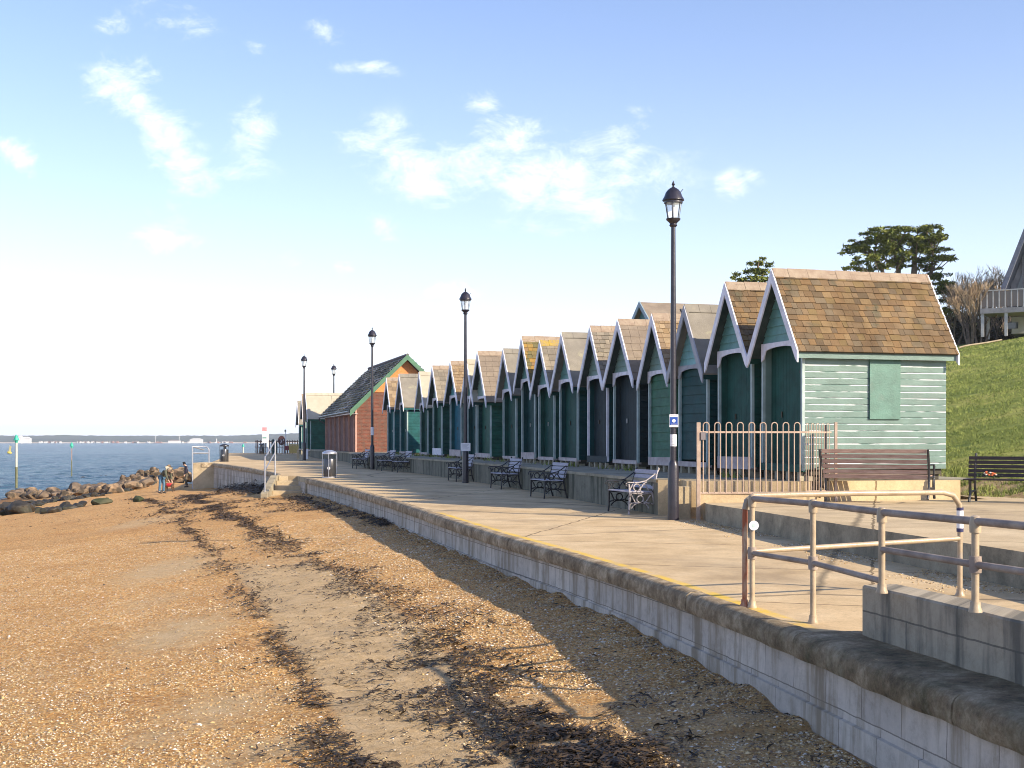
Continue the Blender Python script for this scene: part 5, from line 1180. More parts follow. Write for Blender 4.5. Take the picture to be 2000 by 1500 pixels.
# ------------------------------------------------------------------ people and dog
def skin(name, verts, edges, rads, m, parent, sub=2, root=0):
    me = bpy.data.meshes.new(name); me.from_pydata(verts, edges, []); me.materials.append(m)
    o = bpy.data.objects.new(name, me); COL.objects.link(o); o.parent = parent
    sk = o.modifiers.new('skin', 'SKIN'); sk.use_smooth_shade = True
    for i, r_ in enumerate(rads):
        v = me.skin_vertices[0].data[i]; v.radius = r_ if isinstance(r_, tuple) else (r_, r_); v.use_root = (i == root)
    s = o.modifiers.new('sub', 'SUBSURF'); s.levels = sub; s.render_levels = sub
    return o
M_SKIN = mat('skin', (.62, .38, .28), (.70, .45, .34), 12, .55); M_HAIR = mat('grey_brown_hair', (.20, .14, .09), (.34, .26, .18), 30, .7)
def person(p, rz, lab, J, jac, tro, shoe, hat=None, hair=None):
    """J: joint dictionary in local metres, x = facing direction"""
    T = thing('person', p, lab, 'person', rz)
    g = lambda k: J[k]
    body = ['pelvis', 'waist', 'chest', 'neck', 'head_base', 'head_mid', 'head_top']
    V_ = [g(k) for k in body]; E_ = [(i, i + 1) for i in range(6)]; Rr = [(.12, .10), (.11, .09), (.13, .10), .05, .062, .088, .07]
    for s in 'lr':
        b0 = len(V_); V_ += [g('hip_' + s), g('knee_' + s), g('ankle_' + s), g('toe_' + s)]; E_ += [(0, b0), (b0, b0 + 1), (b0 + 1, b0 + 2), (b0 + 2, b0 + 3)]; Rr += [.075, .05, .035, .03]
        b0 = len(V_); V_ += [g('shoulder_' + s), g('elbow_' + s), g('wrist_' + s), g('palm_' + s)]; E_ += [(2, b0), (b0, b0 + 1), (b0 + 1, b0 + 2), (b0 + 2, b0 + 3)]; Rr += [.05, .038, .024, .03]
        pa = Vector(g('palm_' + s)); dr = (pa - Vector(g('wrist_' + s))).normalized(); sd_ = Vector((1, 0, 0)) if abs(dr.x) < .7 else Vector((0, 0, 1)); sd_ = (sd_ - dr * sd_.dot(dr)).normalized()
        for f in range(4):
            b1 = len(V_); q = pa + sd_ * (.03 - f * .019); V_ += [tuple(q + dr * .035), tuple(q + dr * (.075 - abs(f - 1.4) * .006) + Vector((0, .01 if s == 'r' else -.01, 0)))]; E_ += [(b0 + 3, b1), (b1, b1 + 1)]; Rr += [.009, .0075]
        b1 = len(V_); V_ += [tuple(pa + sd_ * .035 - dr * .01), tuple(pa + sd_ * .05 + dr * .03)]; E_ += [(b0 + 3, b1), (b1, b1 + 1)]; Rr += [.010, .008]
    # nose and ears as small spurs of the head, so that the face has a front
    hm = Vector(g('head_mid')); fd = Vector(J.get('face', (1, 0, -.3))).normalized(); b1 = len(V_); V_ += [tuple(hm + fd * .085 - Vector((0, 0, .012))), tuple(hm + fd * .108 - Vector((0, 0, .022)))]; E_ += [(5, b1), (b1, b1 + 1)]; Rr += [.03, .012]
    sdv = fd.cross(Vector((0, 0, 1))).normalized()
    for q in (-1, 1): b1 = len(V_); V_.append(tuple(hm + sdv * q * .095)); E_.append((5, b1)); Rr.append(.02)
    skin('body', V_, E_, Rr, M_SKIN, T)
    ad = lambda a, b, t: tuple(Vector(a) + (Vector(b) - Vector(a)) * t)
    # jacket
    V_ = [ad(g('pelvis'), g('waist'), -.5), g('pelvis'), g('waist'), g('chest'), ad(g('chest'), g('neck'), .75)]; E_ = [(0, 1), (1, 2), (2, 3), (3, 4)]; Rr = [(.17, .15), (.165, .145), (.16, .135), (.17, .135), .075]
    for s in 'lr': b0 = len(V_); V_ += [g('shoulder_' + s), g('elbow_' + s), ad(g('elbow_' + s), g('wrist_' + s), .9)]; E_ += [(3, b0), (b0, b0 + 1), (b0 + 1, b0 + 2)]; Rr += [.082, .062, .05]
    skin('jacket', V_, E_, Rr, jac, T, root=2)
    V_ = [g('pelvis')]; E_ = []; Rr = [(.15, .12)]
    for s in 'lr': b0 = len(V_); V_ += [g('hip_' + s), g('knee_' + s), ad(g('knee_' + s), g('ankle_' + s), .92)]; E_ += [(0, b0), (b0, b0 + 1), (b0 + 1, b0 + 2)]; Rr += [.098, .072, .062]
    skin('trousers', V_, E_, Rr, tro, T)
    for s in 'lr':
        a = Vector(g('ankle_' + s)); t = Vector(g('toe_' + s)); skin('shoe', [tuple(a + Vector((-.06, 0, -.02))), tuple(a + Vector((.02, 0, -.01))), tuple(t + Vector((.04, 0, 0)))], [(0, 1), (1, 2)], [.045, .052, .036], shoe, T, 1)
    up = (Vector(g('head_top')) - hm).normalized()
    if hat: skin('hat', [tuple(hm + up * .03 - fd * .02), tuple(hm + up * .055 - fd * .02), tuple(hm + up * .075 - fd * .022)], [(0, 1), (1, 2)], [.098, .09, .06], hat, T, 2, 1)
    if hair: skin('hair', [tuple(hm - fd * .045 - up * .03), tuple(hm - fd * .03 + up * .05), tuple(hm + up * .09)], [(0, 1), (1, 2)], [.088, .094, .07], hair, T, 2, 1)
    return T
# left walker: bent far forward from the hips, facing right, arms reaching down to the dog
J1 = dict(pelvis=(0, 0, .90), waist=(.09, 0, 1.03), chest=(.27, 0, 1.20), neck=(.42, 0, 1.24), head_base=(.48, 0, 1.22), head_mid=(.54, 0, 1.17), head_top=(.60, 0, 1.18), face=(.5, 0, -1),
          hip_l=(0, .09, .86), hip_r=(0, -.09, .86), knee_l=(.04, .12, .48), knee_r=(-.02, -.12, .48), ankle_l=(.0, .14, .09), ankle_r=(-.06, -.13, .09), toe_l=(.13, .16, .04), toe_r=(.07, -.15, .04),
          shoulder_l=(.34, .17, 1.19), shoulder_r=(.34, -.17, 1.19), elbow_l=(.42, .21, .92), elbow_r=(.40, -.20, .92), wrist_l=(.52, .12, .69), wrist_r=(.50, -.12, .70), palm_l=(.55, .10, .62), palm_r=(.53, -.11, .63))
M_OLIVE = mat('olive_anorak', (.055, .06, .04), (.10, .105, .075), 8, .8, .3); M_JEAN = mat('blue_jeans', (.045, .11, .20), (.10, .21, .33), 9, .8, .3); M_SHOE = mat('dark_shoe', (.03, .025, .025), (.07, .06, .05), 8, .6)
M_NAVY = mat('navy_black_coat', (.012, .012, .026), (.028, .024, .045), 8, .8, .3); M_TROU = mat('brown_grey_trousers', (.085, .07, .05), (.14, .115, .085), 8, .8, .3); M_HAT = mat('black_knit_hat', (.006, .007, .012), None, rough=.9)
q = onbeach(316, 964.5); q.z = zbeach(q.x, q.y)
w1 = person(q, R(-20), 'person in blue jeans and olive anorak with pale fur hood, bending over the small dog', J1, M_OLIVE, M_JEAN, M_SHOE, None, M_HAIR); s1 = 50.0 / F * q.y / 1.32; w1.scale = (s1, s1, s1)
skin('fur_hood', [(.36, 0, 1.33), (.44, 0, 1.36), (.52, 0, 1.30)], [(0, 1), (1, 2)], [(.10, .09), (.13, .09), (.09, .07)], mat('pale_fur', (.50, .42, .30), (.68, .60, .46), 30, .95, .6), w1, 2, 1)
skin('backpack', [(.02, 0, 1.16), (.13, 0, 1.26), (.24, 0, 1.34)], [(0, 1), (1, 2)], [.09, .13, .09], M_HAT, w1, 2, 1) if False else None
J2 = dict(pelvis=(0, 0, .92), waist=(.02, 0, 1.06), chest=(.0, 0, 1.30), neck=(.05, 0, 1.46), head_base=(.10, 0, 1.50), head_mid=(.15, 0, 1.54), head_top=(.165, 0, 1.60), face=(1, 0, -.75),
          hip_l=(0, .09, .88), hip_r=(0, -.09, .88), knee_l=(.06, .10, .49), knee_r=(.03, -.12, .48), ankle_l=(.02, .10, .09), ankle_r=(-.12, -.16, .09), toe_l=(.15, .12, .04), toe_r=(.0, -.20, .04),
          shoulder_l=(.02, .19, 1.38), shoulder_r=(.02, -.19, 1.38), elbow_l=(.07, .24, 1.10), elbow_r=(-.04, -.26, 1.10), wrist_l=(.13, .20, .88), wrist_r=(.06, -.22, .92), palm_l=(.15, .19, .81), palm_r=(.09, -.21, .86))
q = onbeach(364, 953); q.z = zbeach(q.x, q.y); q2 = q
w2_ = person(q, R(205), 'person in dark coat and black knitted hat, standing by the stair block and looking down', J2, M_NAVY, M_TROU, M_SHOE, M_HAT, None); s2 = 50.5 / F * q.y / 1.70; w2_.scale = (s2, s2, s2)
def dog():
    p = onbeach(331, 960.5); p.z = zbeach(p.x, p.y); T = thing('dog', p, 'small dark dog in a red coat on the shingle between the two walkers', 'dog', R(160)); M_D = mat('dark_dog_fur', (.05, .03, .02), (.16, .09, .05), 20, .9, .5)
    V_ = [(-.16, 0, .28), (.0, 0, .27), (.16, 0, .28), (.25, 0, .37), (.30, 0, .43), (.38, 0, .40), (.43, 0, .385)]; E_ = [(i, i + 1) for i in range(6)]; Rr = [.065, .07, .085, .05, .06, .035, .022]
    for (x, y, hk) in ((.16, .055, 0), (.16, -.055, 0), (-.17, .055, 1), (-.17, -.055, 1)):
        b = len(V_); pts = [(x, y, .20), (x + (.03 if hk else 0), y, .14), (x - (.04 if hk else -.0), y, .08), (x - (.03 if hk else 0), y, .015), (x + .02, y, .01)]; V_ += pts; E_ += [(0 if hk else 2, b)] + [(b + i, b + i + 1) for i in range(4)]; Rr += [.04, .028, .017, .015, .014]
    b = len(V_); V_ += [(-.22, 0, .34), (-.26, 0, .45)]; E_ += [(0, b), (b, b + 1)]; Rr += [.02, .012]
    for y in (-.04, .04): b = len(V_); V_ += [(.28, y, .48), (.27, y * 1.2, .52)]; E_ += [(4, b), (b, b + 1)]; Rr += [.02, .008]
    skin('body', V_, E_, Rr, M_D, T, 2, 1)
    skin('coat', [(-.15, 0, .29), (.0, 0, .28), (.14, 0, .29)], [(0, 1), (1, 2)], [.078, .084, .096], mat('red_dog_coat', (.50, .02, .03), (.62, .05, .06), 9, .7), T, 2, 1); T.scale = (1.25, 1.25, 1.25)
dog()

# ------------------------------------------------------------------ boulders of the groyne, sea marks, buoy
def rock(name, p, sx, sy, sz, m, lab, group, seed, sub=3):
    bm = bmesh.new(); bmesh.ops.create_icosphere(bm, subdivisions=sub, radius=1)
    off = Vector((seed * 3.7, seed * 1.3, 0)); rr = random.Random(seed)
    planes = [(Vector((rr.gauss(0, 1), rr.gauss(0, 1), rr.gauss(0, .8))).normalized(), rr.uniform(.38, .72)) for _ in range(8)]
    for v in bm.verts:
        c = v.co.copy()
        for n_, d_ in planes:
            k = c.dot(n_)
            if k > d_: c -= n_ * (k - d_) * .92
        c *= 1 + .05 * noise.noise(v.co * 3 + off); v.co = Vector((c.x * sx, c.y * sy, c.z * sz))
    me = bpy.data.meshes.new(name); bm.to_mesh(me); bm.free(); me.materials.append(m); me.polygons.foreach_set('use_smooth', [True] * len(me.polygons)); me.set_sharp_from_angle(angle=R(14))
    o = bpy.data.objects.new(name, me); COL.objects.link(o); o.location = p; o.rotation_euler = (0, 0, rr.uniform(0, 6)); return tag(o, lab, 'boulder', group)
M_ROCKT = mat('tan_rock', (.15, .10, .065), (.34, .24, .15), 1.8, .9, .9, 8, c3=(.06, .045, .03), s3=1.6, f3=.50)
M_ROCKB = mat('brown_rock', (.07, .05, .035), (.20, .145, .10), 1.8, .9, .9, 8)
M_ROCKD = mat('wet_dark_rock', (.018, .016, .013), (.055, .045, .032), 1.6, .6, .9, 8, c3=(.04, .042, .022), s3=1.2, f3=.58)
M_ROCKG = mat('green_weedy_rock', (.045, .05, .025), (.10, .095, .05), 1.6, .8, .9, 8, c3=(.03, .04, .015), s3=1.2, f3=.5)
k = 0
def rockrow(pts, n_, size, m, lab, grp, jit=(5, 2), zoff=0.0, zfn=None):
    global k
    L_ = len(pts) - 1
    for i in range(n_):
        t = (i + random.uniform(.2, .8)) / n_ * L_; a = int(t); u_ = t - a; x = pts[a][0] + (pts[a + 1][0] - pts[a][0]) * u_ + random.gauss(0, jit[0] * .4); y = pts[a][1] + (pts[a + 1][1] - pts[a][1]) * u_ + random.uniform(-1, 1) * jit[1]
        s = size * random.uniform(.55, 1.4)
        if 'near the walkers' in lab:
            Yr = random.uniform(96, 104); yy = random.uniform(y - 18 * min(1, t / 1.5 + .25), y + 6); p = px(x, yy, Yr); k += 1; rock('boulder', (p.x, Yr, p.z), s, s * .9, s * .8, m, lab, grp, k); continue
        p = hit(x, y, lambda X, Y: max(zbeach(X, Y, False), SEA))
        k += 1; rock('boulder', (p.x, p.y, max(zbeach(p.x, p.y, False), SEA - .25) + s * .12 + zoff), s * random.uniform(.8, 1.3), s * random.uniform(.8, 1.2), s * random.uniform(.5, .85), m if random.random() < .72 or m is not M_ROCKT else M_ROCKB, lab if m is M_ROCKT else lab, grp, k)
G1 = 'tan boulders of the rock bank'; G2 = 'dark wet stones below the rock bank'
rockrow([(20, 975), (60, 971), (110, 972), (170, 966), (215, 962), (255, 955), (290, 948)], 64, .50, M_ROCKT, 'tan boulder in the rock bank along the edge of the sea', G1, (5, 3.5), .15)
heap = True
rockrow([(240, 948), (270, 942), (310, 938), (345, 936), (372, 936)], 90, .40, M_ROCKT, 'tan boulder heaped where the rock bank meets the shingle near the walkers', 'heaped tan boulders near the walkers', (6, 5), .1)
rockrow([(5, 990), (60, 986), (110, 980), (170, 971), (230, 961), (270, 953), (300, 944)], 90, .26, M_ROCKD, 'low dark wet stone at the foot of the rock bank', G2, (5, 2.2))
rockrow([(162, 934), (185, 933), (215, 931), (235, 930), (262, 929)], 26, .34, M_ROCKD, 'dark wave washed stone of the spit running out into the water', 'dark stones of the spit', (3, .7), .05)
rockrow([(5, 1008), (25, 1004), (50, 1002)], 6, .50, M_ROCKD, 'large dark weedy rock at the left edge of the shingle', 'large dark rocks at the left edge', (4, 1.5), .1)
rockrow([(70, 1003), (100, 1000), (115, 998), (140, 992), (165, 990)], 14, .26, M_ROCKD, 'flat black rock lying on the shingle left of the mossy hump', 'flat black rocks on the shingle', (4, 1.5))
rockrow([(192, 984), (214, 982)], 2, .30, M_ROCKG, 'mossy green hump of rock on the shingle', 'mossy humps of rock', (1, 1))
p = onbeach(268, 980); rock('boulder', (p.x, p.y, p.z + .05), .3, .3, .22, M_ROCKG, 'single small mossy stone right of the two mossy humps', None, 991)
rockrow([(15, 996), (55, 992), (90, 985)], 22, .24, M_ROCKD, 'dark stone in the strip between the pool of water and the shingle', 'dark stones by the pool', (5, 1.5))
def mark(x, ytop, ybase, Y, h_can, lab, r=.07):
    p = px(x, ybase, Y); top = CZ + (HOR - ytop) / F * Y; T = thing('sea_mark', (p.x, Y, SEA - .6), lab, 'beacon', 0, 'green topped beacons standing in the water'); H_ = top - SEA + .6
    mb = MB(); mb.tube([(0, 0, 0), (0, 0, 1.9 + .6)], r * 1.15, 8); mb.build('weedy_foot', mat('weedy_pole', (.10, .11, .05), (.2, .19, .1), 5, .8), T, True)
    mb = MB(); mb.tube([(0, 0, 2.5), (0, 0, H_ - h_can)], r, 8); mb.build('pole', mat('pale_pole', (.46, .46, .38), (.58, .56, .48), 5, .7) if r > .06 else mat('rusty_pole', (.30, .20, .17), (.40, .3, .26), 5, .8), T, True)
    mb = MB(); mb.lathe([(.02, H_ - h_can), (h_can * .52, H_ - h_can + .02), (h_can * .02 + .05, H_)], 10); mb.lathe([(h_can * .22, H_ - h_can * 1.35), (h_can * .22, H_ - h_can - .0)], 8); mb.build('topmark', mat('beacon_green', (.02, .33, .22), (.04, .42, .3), 5, .5), T)
mark(32, 849, 952, 112, .52, 'tall pale beacon pole with green cone, nearest the left edge', .10)
mark(140, 864, 946, 150, .50, 'thin rusty beacon pole with small green cone, second from the left', .055)
mark(475, 867, 889, 150, .34, 'beacon with green cone just left of the white notice board', .09)
Yb = 420; p = px(18, 882, Yb); T = thing('buoy', (p.x, Yb, SEA), 'yellow lattice buoy afloat left of the first beacon', 'buoy', 0)
M_YB = mat('buoy_yellow', (.62, .47, .05), (.70, .55, .10), 3, .5)
mb = MB(); mb.lathe([(.3, -.2), (.75, .15), (.75, .55), (.3, .7)], 12); mb.build('float', M_YB, T, True)
mb = MB()
for a_ in range(4): c_, s_ = math.cos(a_ * 1.571), math.sin(a_ * 1.571); mb.tube([(.42 * c_, .42 * s_, .6), (.18 * c_, .18 * s_, 1.9)], .06, 5)
mb.build('lattice', M_YB, T)
mb = MB(); mb.beam((-.35, 0, 1.95), (.35, 0, 2.55), .14, .14); mb.beam((.35, 0, 1.95), (-.35, 0, 2.55), .14, .14); mb.build('topmark', M_YB, T); T.rotation_euler = (0, R(9), 0)

# ------------------------------------------------------------------ far shore across the water
YC = 2600.0
M_FAR = mat('wooded_shore', (.035, .055, .04), (.07, .085, .055), .02, .95); M_SHORE = mat('far_beach', (.50, .42, .36), (.60, .52, .46), .05, .9)
def ridge_hill(name, Yd, f0, x0, x1, m, dep=300):
    rows = []
    n_ = 240
    for j, dy_ in enumerate((0, dep * .12, dep * .4, dep)):
        row = []
        for i in range(n_):
            x = x0 + (x1 - x0) * i / (n_ - 1); top = f0(x); h = (HOR - top) / F * (Yd) + CZ - SEA
            h += 1.5 * noise.noise(Vector((x * .09, j, 0))) + .9 * noise.noise(Vector((x * .5, j, 3)))
            X = (x - 1000) / F * Yd; row.append((X, Yd + dy_, SEA + [0, .45, 1.0, .8][j] * h))
        rows.append(row)
    o = grid(name, rows, m); tag(o, kind='structure'); return o
ridge_hill('far_hill', YC, lambda x: 850.5 - 1.2 * math.exp(-((x - 80) / 40) ** 2) + (0 if x < 420 else -min(5, (x - 420) * .035)), -250, 900, M_FAR)
ridge_hill('near_far_hill', YC - 350, lambda x: 857.5 - (2.5 if x > 470 else 0) * min(1, (x - 470) / 60) - .4 * math.sin(x * .03), -250, 1000, M_FAR, 200)
mb = MB(); mb.box((-3400, YC - 370, SEA - .2), (600, YC - 352, SEA + 1.7)); o = mb.build('far_shore', M_SHORE); tag(o, kind='structure')
M_FW = mat('far_white_wall', (.78, .76, .72), None, rough=.8); M_FR = mat('far_brick_wall', (.35, .17, .12), None, rough=.8); M_FRF = mat('far_roof', (.30, .22, .19), None, rough=.8)
def fhouse(x, w_, h_, y=861, Yd=YC - 376, m=M_FW, roof=True, lab='small pale house on the far shore', cat='house', grp='small houses on the far shore', gable=.45):
    X = (x - 1000) / F * Yd; W_ = w_ / F * Yd; H_ = h_ / F * Yd; z0 = SEA + 1.5 + max(0, (861 - y) / F * Yd); T = thing('shore_building', (X, Yd, z0), lab, cat, 0, grp)
    mb = MB(); mb.box((-W_ / 2, -2, -1.5), (W_ / 2, 6, H_ * .7)); mb.build('wall', m, T)
    mb = MB(); mb.prism([(-W_ / 2 - .4, H_ * .7), (W_ / 2 + .4, H_ * .7), (W_ * .22, H_), (-W_ * .22, H_)], 'y', -2.4, 6.4); mb.build('roof', M_FRF if roof else m, T)
rh = random.Random(4)
for i in range(46):
    x = rh.uniform(60, 495); fhouse(x, rh.uniform(2.2, 5.5), rh.uniform(1.6, 3.0), 861, m=rh.choice([M_FW, M_FW, M_FR]))
fhouse(48, 22, 11, 861, YC - 400, M_FW, False, 'big white stepped building on the far shore, between the two left beacons', 'building', None)
fhouse(39, 6, 13, 861, YC - 404, M_FW, False, 'white block tower adjoining the big white building on the far shore', 'building', None)
fhouse(383, 24, 8, 861, YC - 400, M_FW, False, 'white domed shed on the far shore, above the stair block', 'shed', None)
fhouse(340, 22, 5, 861, YC - 400, M_FW, True, 'long low white shed on the far shore, left of the white domed shed', 'shed', None)
X = (423 - 1000) / F * (YC - 410); T = thing('lighthouse', (X, YC - 410, SEA + 1), 'slim white tower on the far shore right of the domed shed', 'tower'); mb = MB(); mb.lathe([(1.1, 0), (.8, 5), (1.0, 5.3), (.7, 6.3), (.2, 7)], 10); mb.build('shaft', M_FW, T, True)
for x, h in ((350, 15), (304, 12)):
    Yd = YC - 390; X = (x - 1000) / F * Yd; T = thing('mast', (X, Yd, SEA + 1), 'thin mast on the far shore ' + ('rising beside the long low white shed' if x == 350 else 'left of the long low white shed'), 'mast')
    mb = MB(); mb.tube([(0, 0, 0), (0, 0, h)], .35, 5); mb.beam((-3, 0, h * .8), (3, 0, h * .85), .3, .3); mb.build('shaft', M_FW, T)

# ------------------------------------------------------------------ trees, hedge, house on the hill
def leafmesh(name, cl, m, parent, per=260, leaf=.10):
    """cl: clumps (cx,cy,cz, rx,ry,rz); many small needle sprays spread in each"""
    P_ = []; S_ = []
    for (c0, c1, c2, rx, ry, rz) in cl:
        k_ = int(per * rx * ry * (1 + rz)); u_ = rng.normal(0, .55, (k_, 3)); u_[:, 2] = rng.random(k_) ** .6 * 2 - 1.0
        u_ = u_[(u_[:, 0] ** 2 + u_[:, 1] ** 2) < 1.9]; P_.append(np.array([c0, c1, c2]) + u_ * np.array([rx, ry, rz]))
    P_ = np.concatenate(P_); k_ = len(P_); th = rng.random(k_) * 6.28; L_ = leaf * (.6 + .9 * rng.random(k_))[:, None]; d = np.stack([np.cos(th), np.sin(th), rng.normal(.35, .4, k_)], 1) * L_
    e = np.stack([-np.sin(th), np.cos(th), rng.normal(0, .7, k_)], 1) * L_ * .30
    V_ = np.stack([P_ - d, P_ + e, P_ + d, P_ - e], 1).reshape(-1, 3); Fq = np.arange(k_ * 4).reshape(-1, 4)
    return npmesh(name, V_, Fq, m, parent)
M_NEED = mat('cypress_foliage', (.075, .10, .018), (.21, .225, .04), 1.2, .75, island=.45, lo=.4, hi=.6); M_NEEDD = mat('dark_cypress_foliage', (.03, .05, .018), (.07, .095, .028), 1.2, .75, island=.45)
M_BARK = mat('grey_brown_bark', (.10, .07, .05), (.20, .15, .11), 6, .9, .6)
def cypress(o, trunks, cl, lab, per=420, leaf=.12, group=None):
    T = thing('cypress_tree', o, lab, 'tree', 0, group)
    for pts, r0 in trunks:
        mb = MB(); n_ = len(pts); mb.tube(pts, [r0 * (1 - .8 * i / (n_ - 1)) for i in range(n_)], 7); mb.build('trunk', M_BARK, T, True)
    leafmesh('crown', cl, M_NEED, T, per, leaf)
    mb = MB()
    for (a, b, c, rx, ry, rz) in cl:
        if rx < .25 or random.random() < .35: continue
        best = min((p for pts, r in trunks for p in pts), key=lambda p: (p[0] - a) ** 2 + (p[1] - b) ** 2 + (p[2] - c + 1.0) ** 2)
        mb.tube([best, ((best[0] + a) / 2, (best[1] + b) / 2, (best[2] + c) / 2 - .15), (a, b, c - rz * .3)], [.05, .035, .02], 5)
    mb.build('limbs', M_BARK, T)
    return T
Yt = 84.0
def L3(x, y, dY=0, o=(0, 0, 0)): p = px(x, y, Yt + dY); return (p.x - o[0], p.y - o[1], p.z - o[2])
o_ = px(1755, 640, Yt); zg = zhill(o_.x, Yt); O = (o_.x, Yt, zg)
cl = []
pads = [(1716, 449, 14, 5), (1703, 459, 17, 5), (1690, 475, 22, 5), (1672, 485, 20, 6), (1660, 494, 16, 6), (1692, 490, 22, 7), (1700, 505, 24, 8), (1720, 470, 26, 8), (1738, 460, 28, 9), (1755, 449, 24, 6), (1765, 446, 12, 4), (1745, 478, 28, 9), (1730, 492, 26, 8),
        (1768, 470, 22, 8), (1790, 450, 18, 5), (1800, 447, 18, 5), (1812, 452, 20, 6), (1820, 443, 10, 3), (1825, 462, 20, 6), (1835, 468, 12, 4), (1795, 465, 24, 8), (1812, 478, 24, 8), (1790, 485, 26, 9), (1770, 495, 22, 8), (1810, 495, 24, 8), (1835, 490, 14, 6),
        (1745, 512, 24, 7), (1715, 520, 20, 7), (1680, 515, 14, 5), (1668, 525, 12, 4), (1695, 528, 14, 5), (1760, 520, 14, 5), (1800, 512, 20, 6), (1822, 508, 18, 6), (1840, 505, 20, 5), (1852, 508, 14, 4), (1815, 525, 20, 7), (1830, 540, 20, 7), (1840, 555, 22, 8), (1845, 572, 24, 8), (1855, 590, 22, 8), (1868, 578, 14, 5), (1850, 610, 20, 8)]
for (x, y, rx, ry) in pads:
    for q in range(3):
        dY_ = random.uniform(-1.9, 1.9); c_ = L3(x + random.uniform(-.5, .5) * rx, y + random.uniform(-.6, .5) * ry, dY_, O); f_ = random.uniform(.4, .75); cl.append((c_[0], c_[1], c_[2], rx / F * Yt * f_, rx / F * Yt * f_, ry / F * Yt * .8))
for (x, y, rx, ry) in pads:
    for q in range(3):
        c_ = L3(x + random.choice((-1, 1)) * rx * random.uniform(.7, 1.35), y - random.uniform(-2, 5), random.uniform(-1, 1), O); cl.append((c_[0], c_[1], c_[2], .22, .22, .07))
tr = [([L3(1782, 640, 0, O), L3(1784, 560, 0, O), L3(1786, 520, 0, O), L3(1788, 490, .3, O), L3(1796, 465, .3, O)], .30), ([L3(1752, 640, .6, O), L3(1756, 560, .4, O), L3(1754, 520, .2, O), L3(1746, 490, 0, O), L3(1740, 465, 0, O)], .24),
      ([L3(1725, 640, -.4, O), L3(1728, 560, -.3, O), L3(1722, 520, 0, O), L3(1708, 500, 0, O), L3(1680, 488, 0, O)], .20), ([L3(1795, 640, -.4, O), L3(1805, 575, -.3, O), L3(1820, 530, 0, O), L3(1822, 490, 0, O)], .2)]
cypress(O, tr, cl, 'spreading flat topped cypress with several trunks above the nearest hut roof', 620, .12)
Yt = 70.0; o_ = px(1474, 600, Yt); O = (o_.x, Yt, zhill(o_.x, Yt)); cl = []
for (x, y, rx, ry) in [(1490, 506, 7, 4), (1483, 515, 12, 6), (1502, 518, 10, 5), (1466, 516, 8, 5), (1458, 532, 9, 5), (1440, 537, 10, 4), (1432, 544, 6, 3), (1450, 548, 14, 5), (1475, 530, 14, 7), (1492, 532, 13, 7), (1474, 546, 18, 7), (1495, 547, 14, 6), (1460, 560, 20, 7), (1485, 565, 20, 7), (1475, 580, 22, 8)]:
    for q in range(2): c_ = L3(x, y, random.uniform(-.8, .8), O); cl.append((c_[0], c_[1], c_[2], rx / F * Yt * .8, rx / F * Yt * .8, ry / F * Yt * .9))
cypress(O, [([L3(1474, 625, 0, O), L3(1475, 570, 0, O), L3(1476, 540, 0, O), L3(1482, 512, 0, O)], .16)], cl, 'small dark tree top peeping between the two nearest hut roofs', 1000, .10)
M_TWIG = mat('bare_twigs', (.27, .19, .12), (.50, .37, .24), .8, .9, lo=.4, hi=.6, island=.3)
def bare(x, Y, ytop, spread, lab, seed, n_stem=4):
    rr = random.Random(seed); p = px(x, 650, Y); zg = zhill(p.x, Y); H_ = CZ + (HOR - ytop) / F * Y - zg
    T = thing('bare_tree', (p.x, Y, zg), lab, 'tree', 0, 'leafless trees beside the hilltop house'); tk = MB(); tw = MB()
    def grow(a, d, L_, r_, lev):
        b = a + d * L_ * .5 + Vector((rr.gauss(0, .04), rr.gauss(0, .04), 0)) * L_; c = b + (d + Vector((rr.gauss(0, .10), rr.gauss(0, .10), .04))).normalized() * L_ * .5
        (tk if lev < 2 else tw).tube([a, b, c], [r_, r_ * .8, r_ * .6], 5 if lev < 2 else 3, cap=False)
        if lev >= 5: return
        n_ = 3 if lev < 4 else 4
        for i in range(n_):
            e = (d + Vector((rr.gauss(0, .30), rr.gauss(0, .30), rr.uniform(0, .25)))).normalized(); st = b + (c - b) * rr.uniform(.1, 1) if i else c
            grow(st, e, L_ * rr.uniform(.60, .82), max(.009, r_ * .5), lev + 1)
    for i in range(n_stem):
        a_ = rr.uniform(0, 6.28); d = Vector((math.cos(a_) * .28 * spread, math.sin(a_) * .28 * spread, 1)).normalized(); grow(Vector((math.cos(a_) * .2, math.sin(a_) * .2, -.2)), d, H_ * .27, .07, 0)
    tk.build('trunk', M_BARK, T); tw.build('crown', M_TWIG, T)
for i, (x, Y, yt, sp, lab, ns) in enumerate([(1862, 83, 500, 1.1, 'leafless tree directly right of the big cypress', 3), (1895, 80, 505, 1.2, 'broad leafless tree with pale trunk in the middle of the bare clump', 5), (1885, 88, 490, 1.0, 'leafless tree at the back of the bare clump', 3), (1925, 86, 486, 1.0, 'tall leafless tree in the bare clump, second from the house', 4),
     (1915, 80, 520, 1.2, 'bushy leafless tree low in front of the bare clump', 4), (1950, 90, 488, .9, 'tall thin leafless tree just left of the house roof', 3), (1968, 86, 505, .9, 'leafless tree whose twigs touch the house roof', 3), (1938, 84, 540, 1.2, 'short leafless tree left of the balcony', 3)]): bare(x, Y, yt, sp, lab, i + 3, ns)
M_HEDGE = mat('dark_hedge', (.022, .026, .012), (.05, .045, .022), 1.2, .9, island=.5)
p = px(1900, 640, 94); T = thing('hedge', (p.x, 94, zhill(p.x, 94)), 'dark thicket behind the bare trees and the hilltop house', 'hedge')
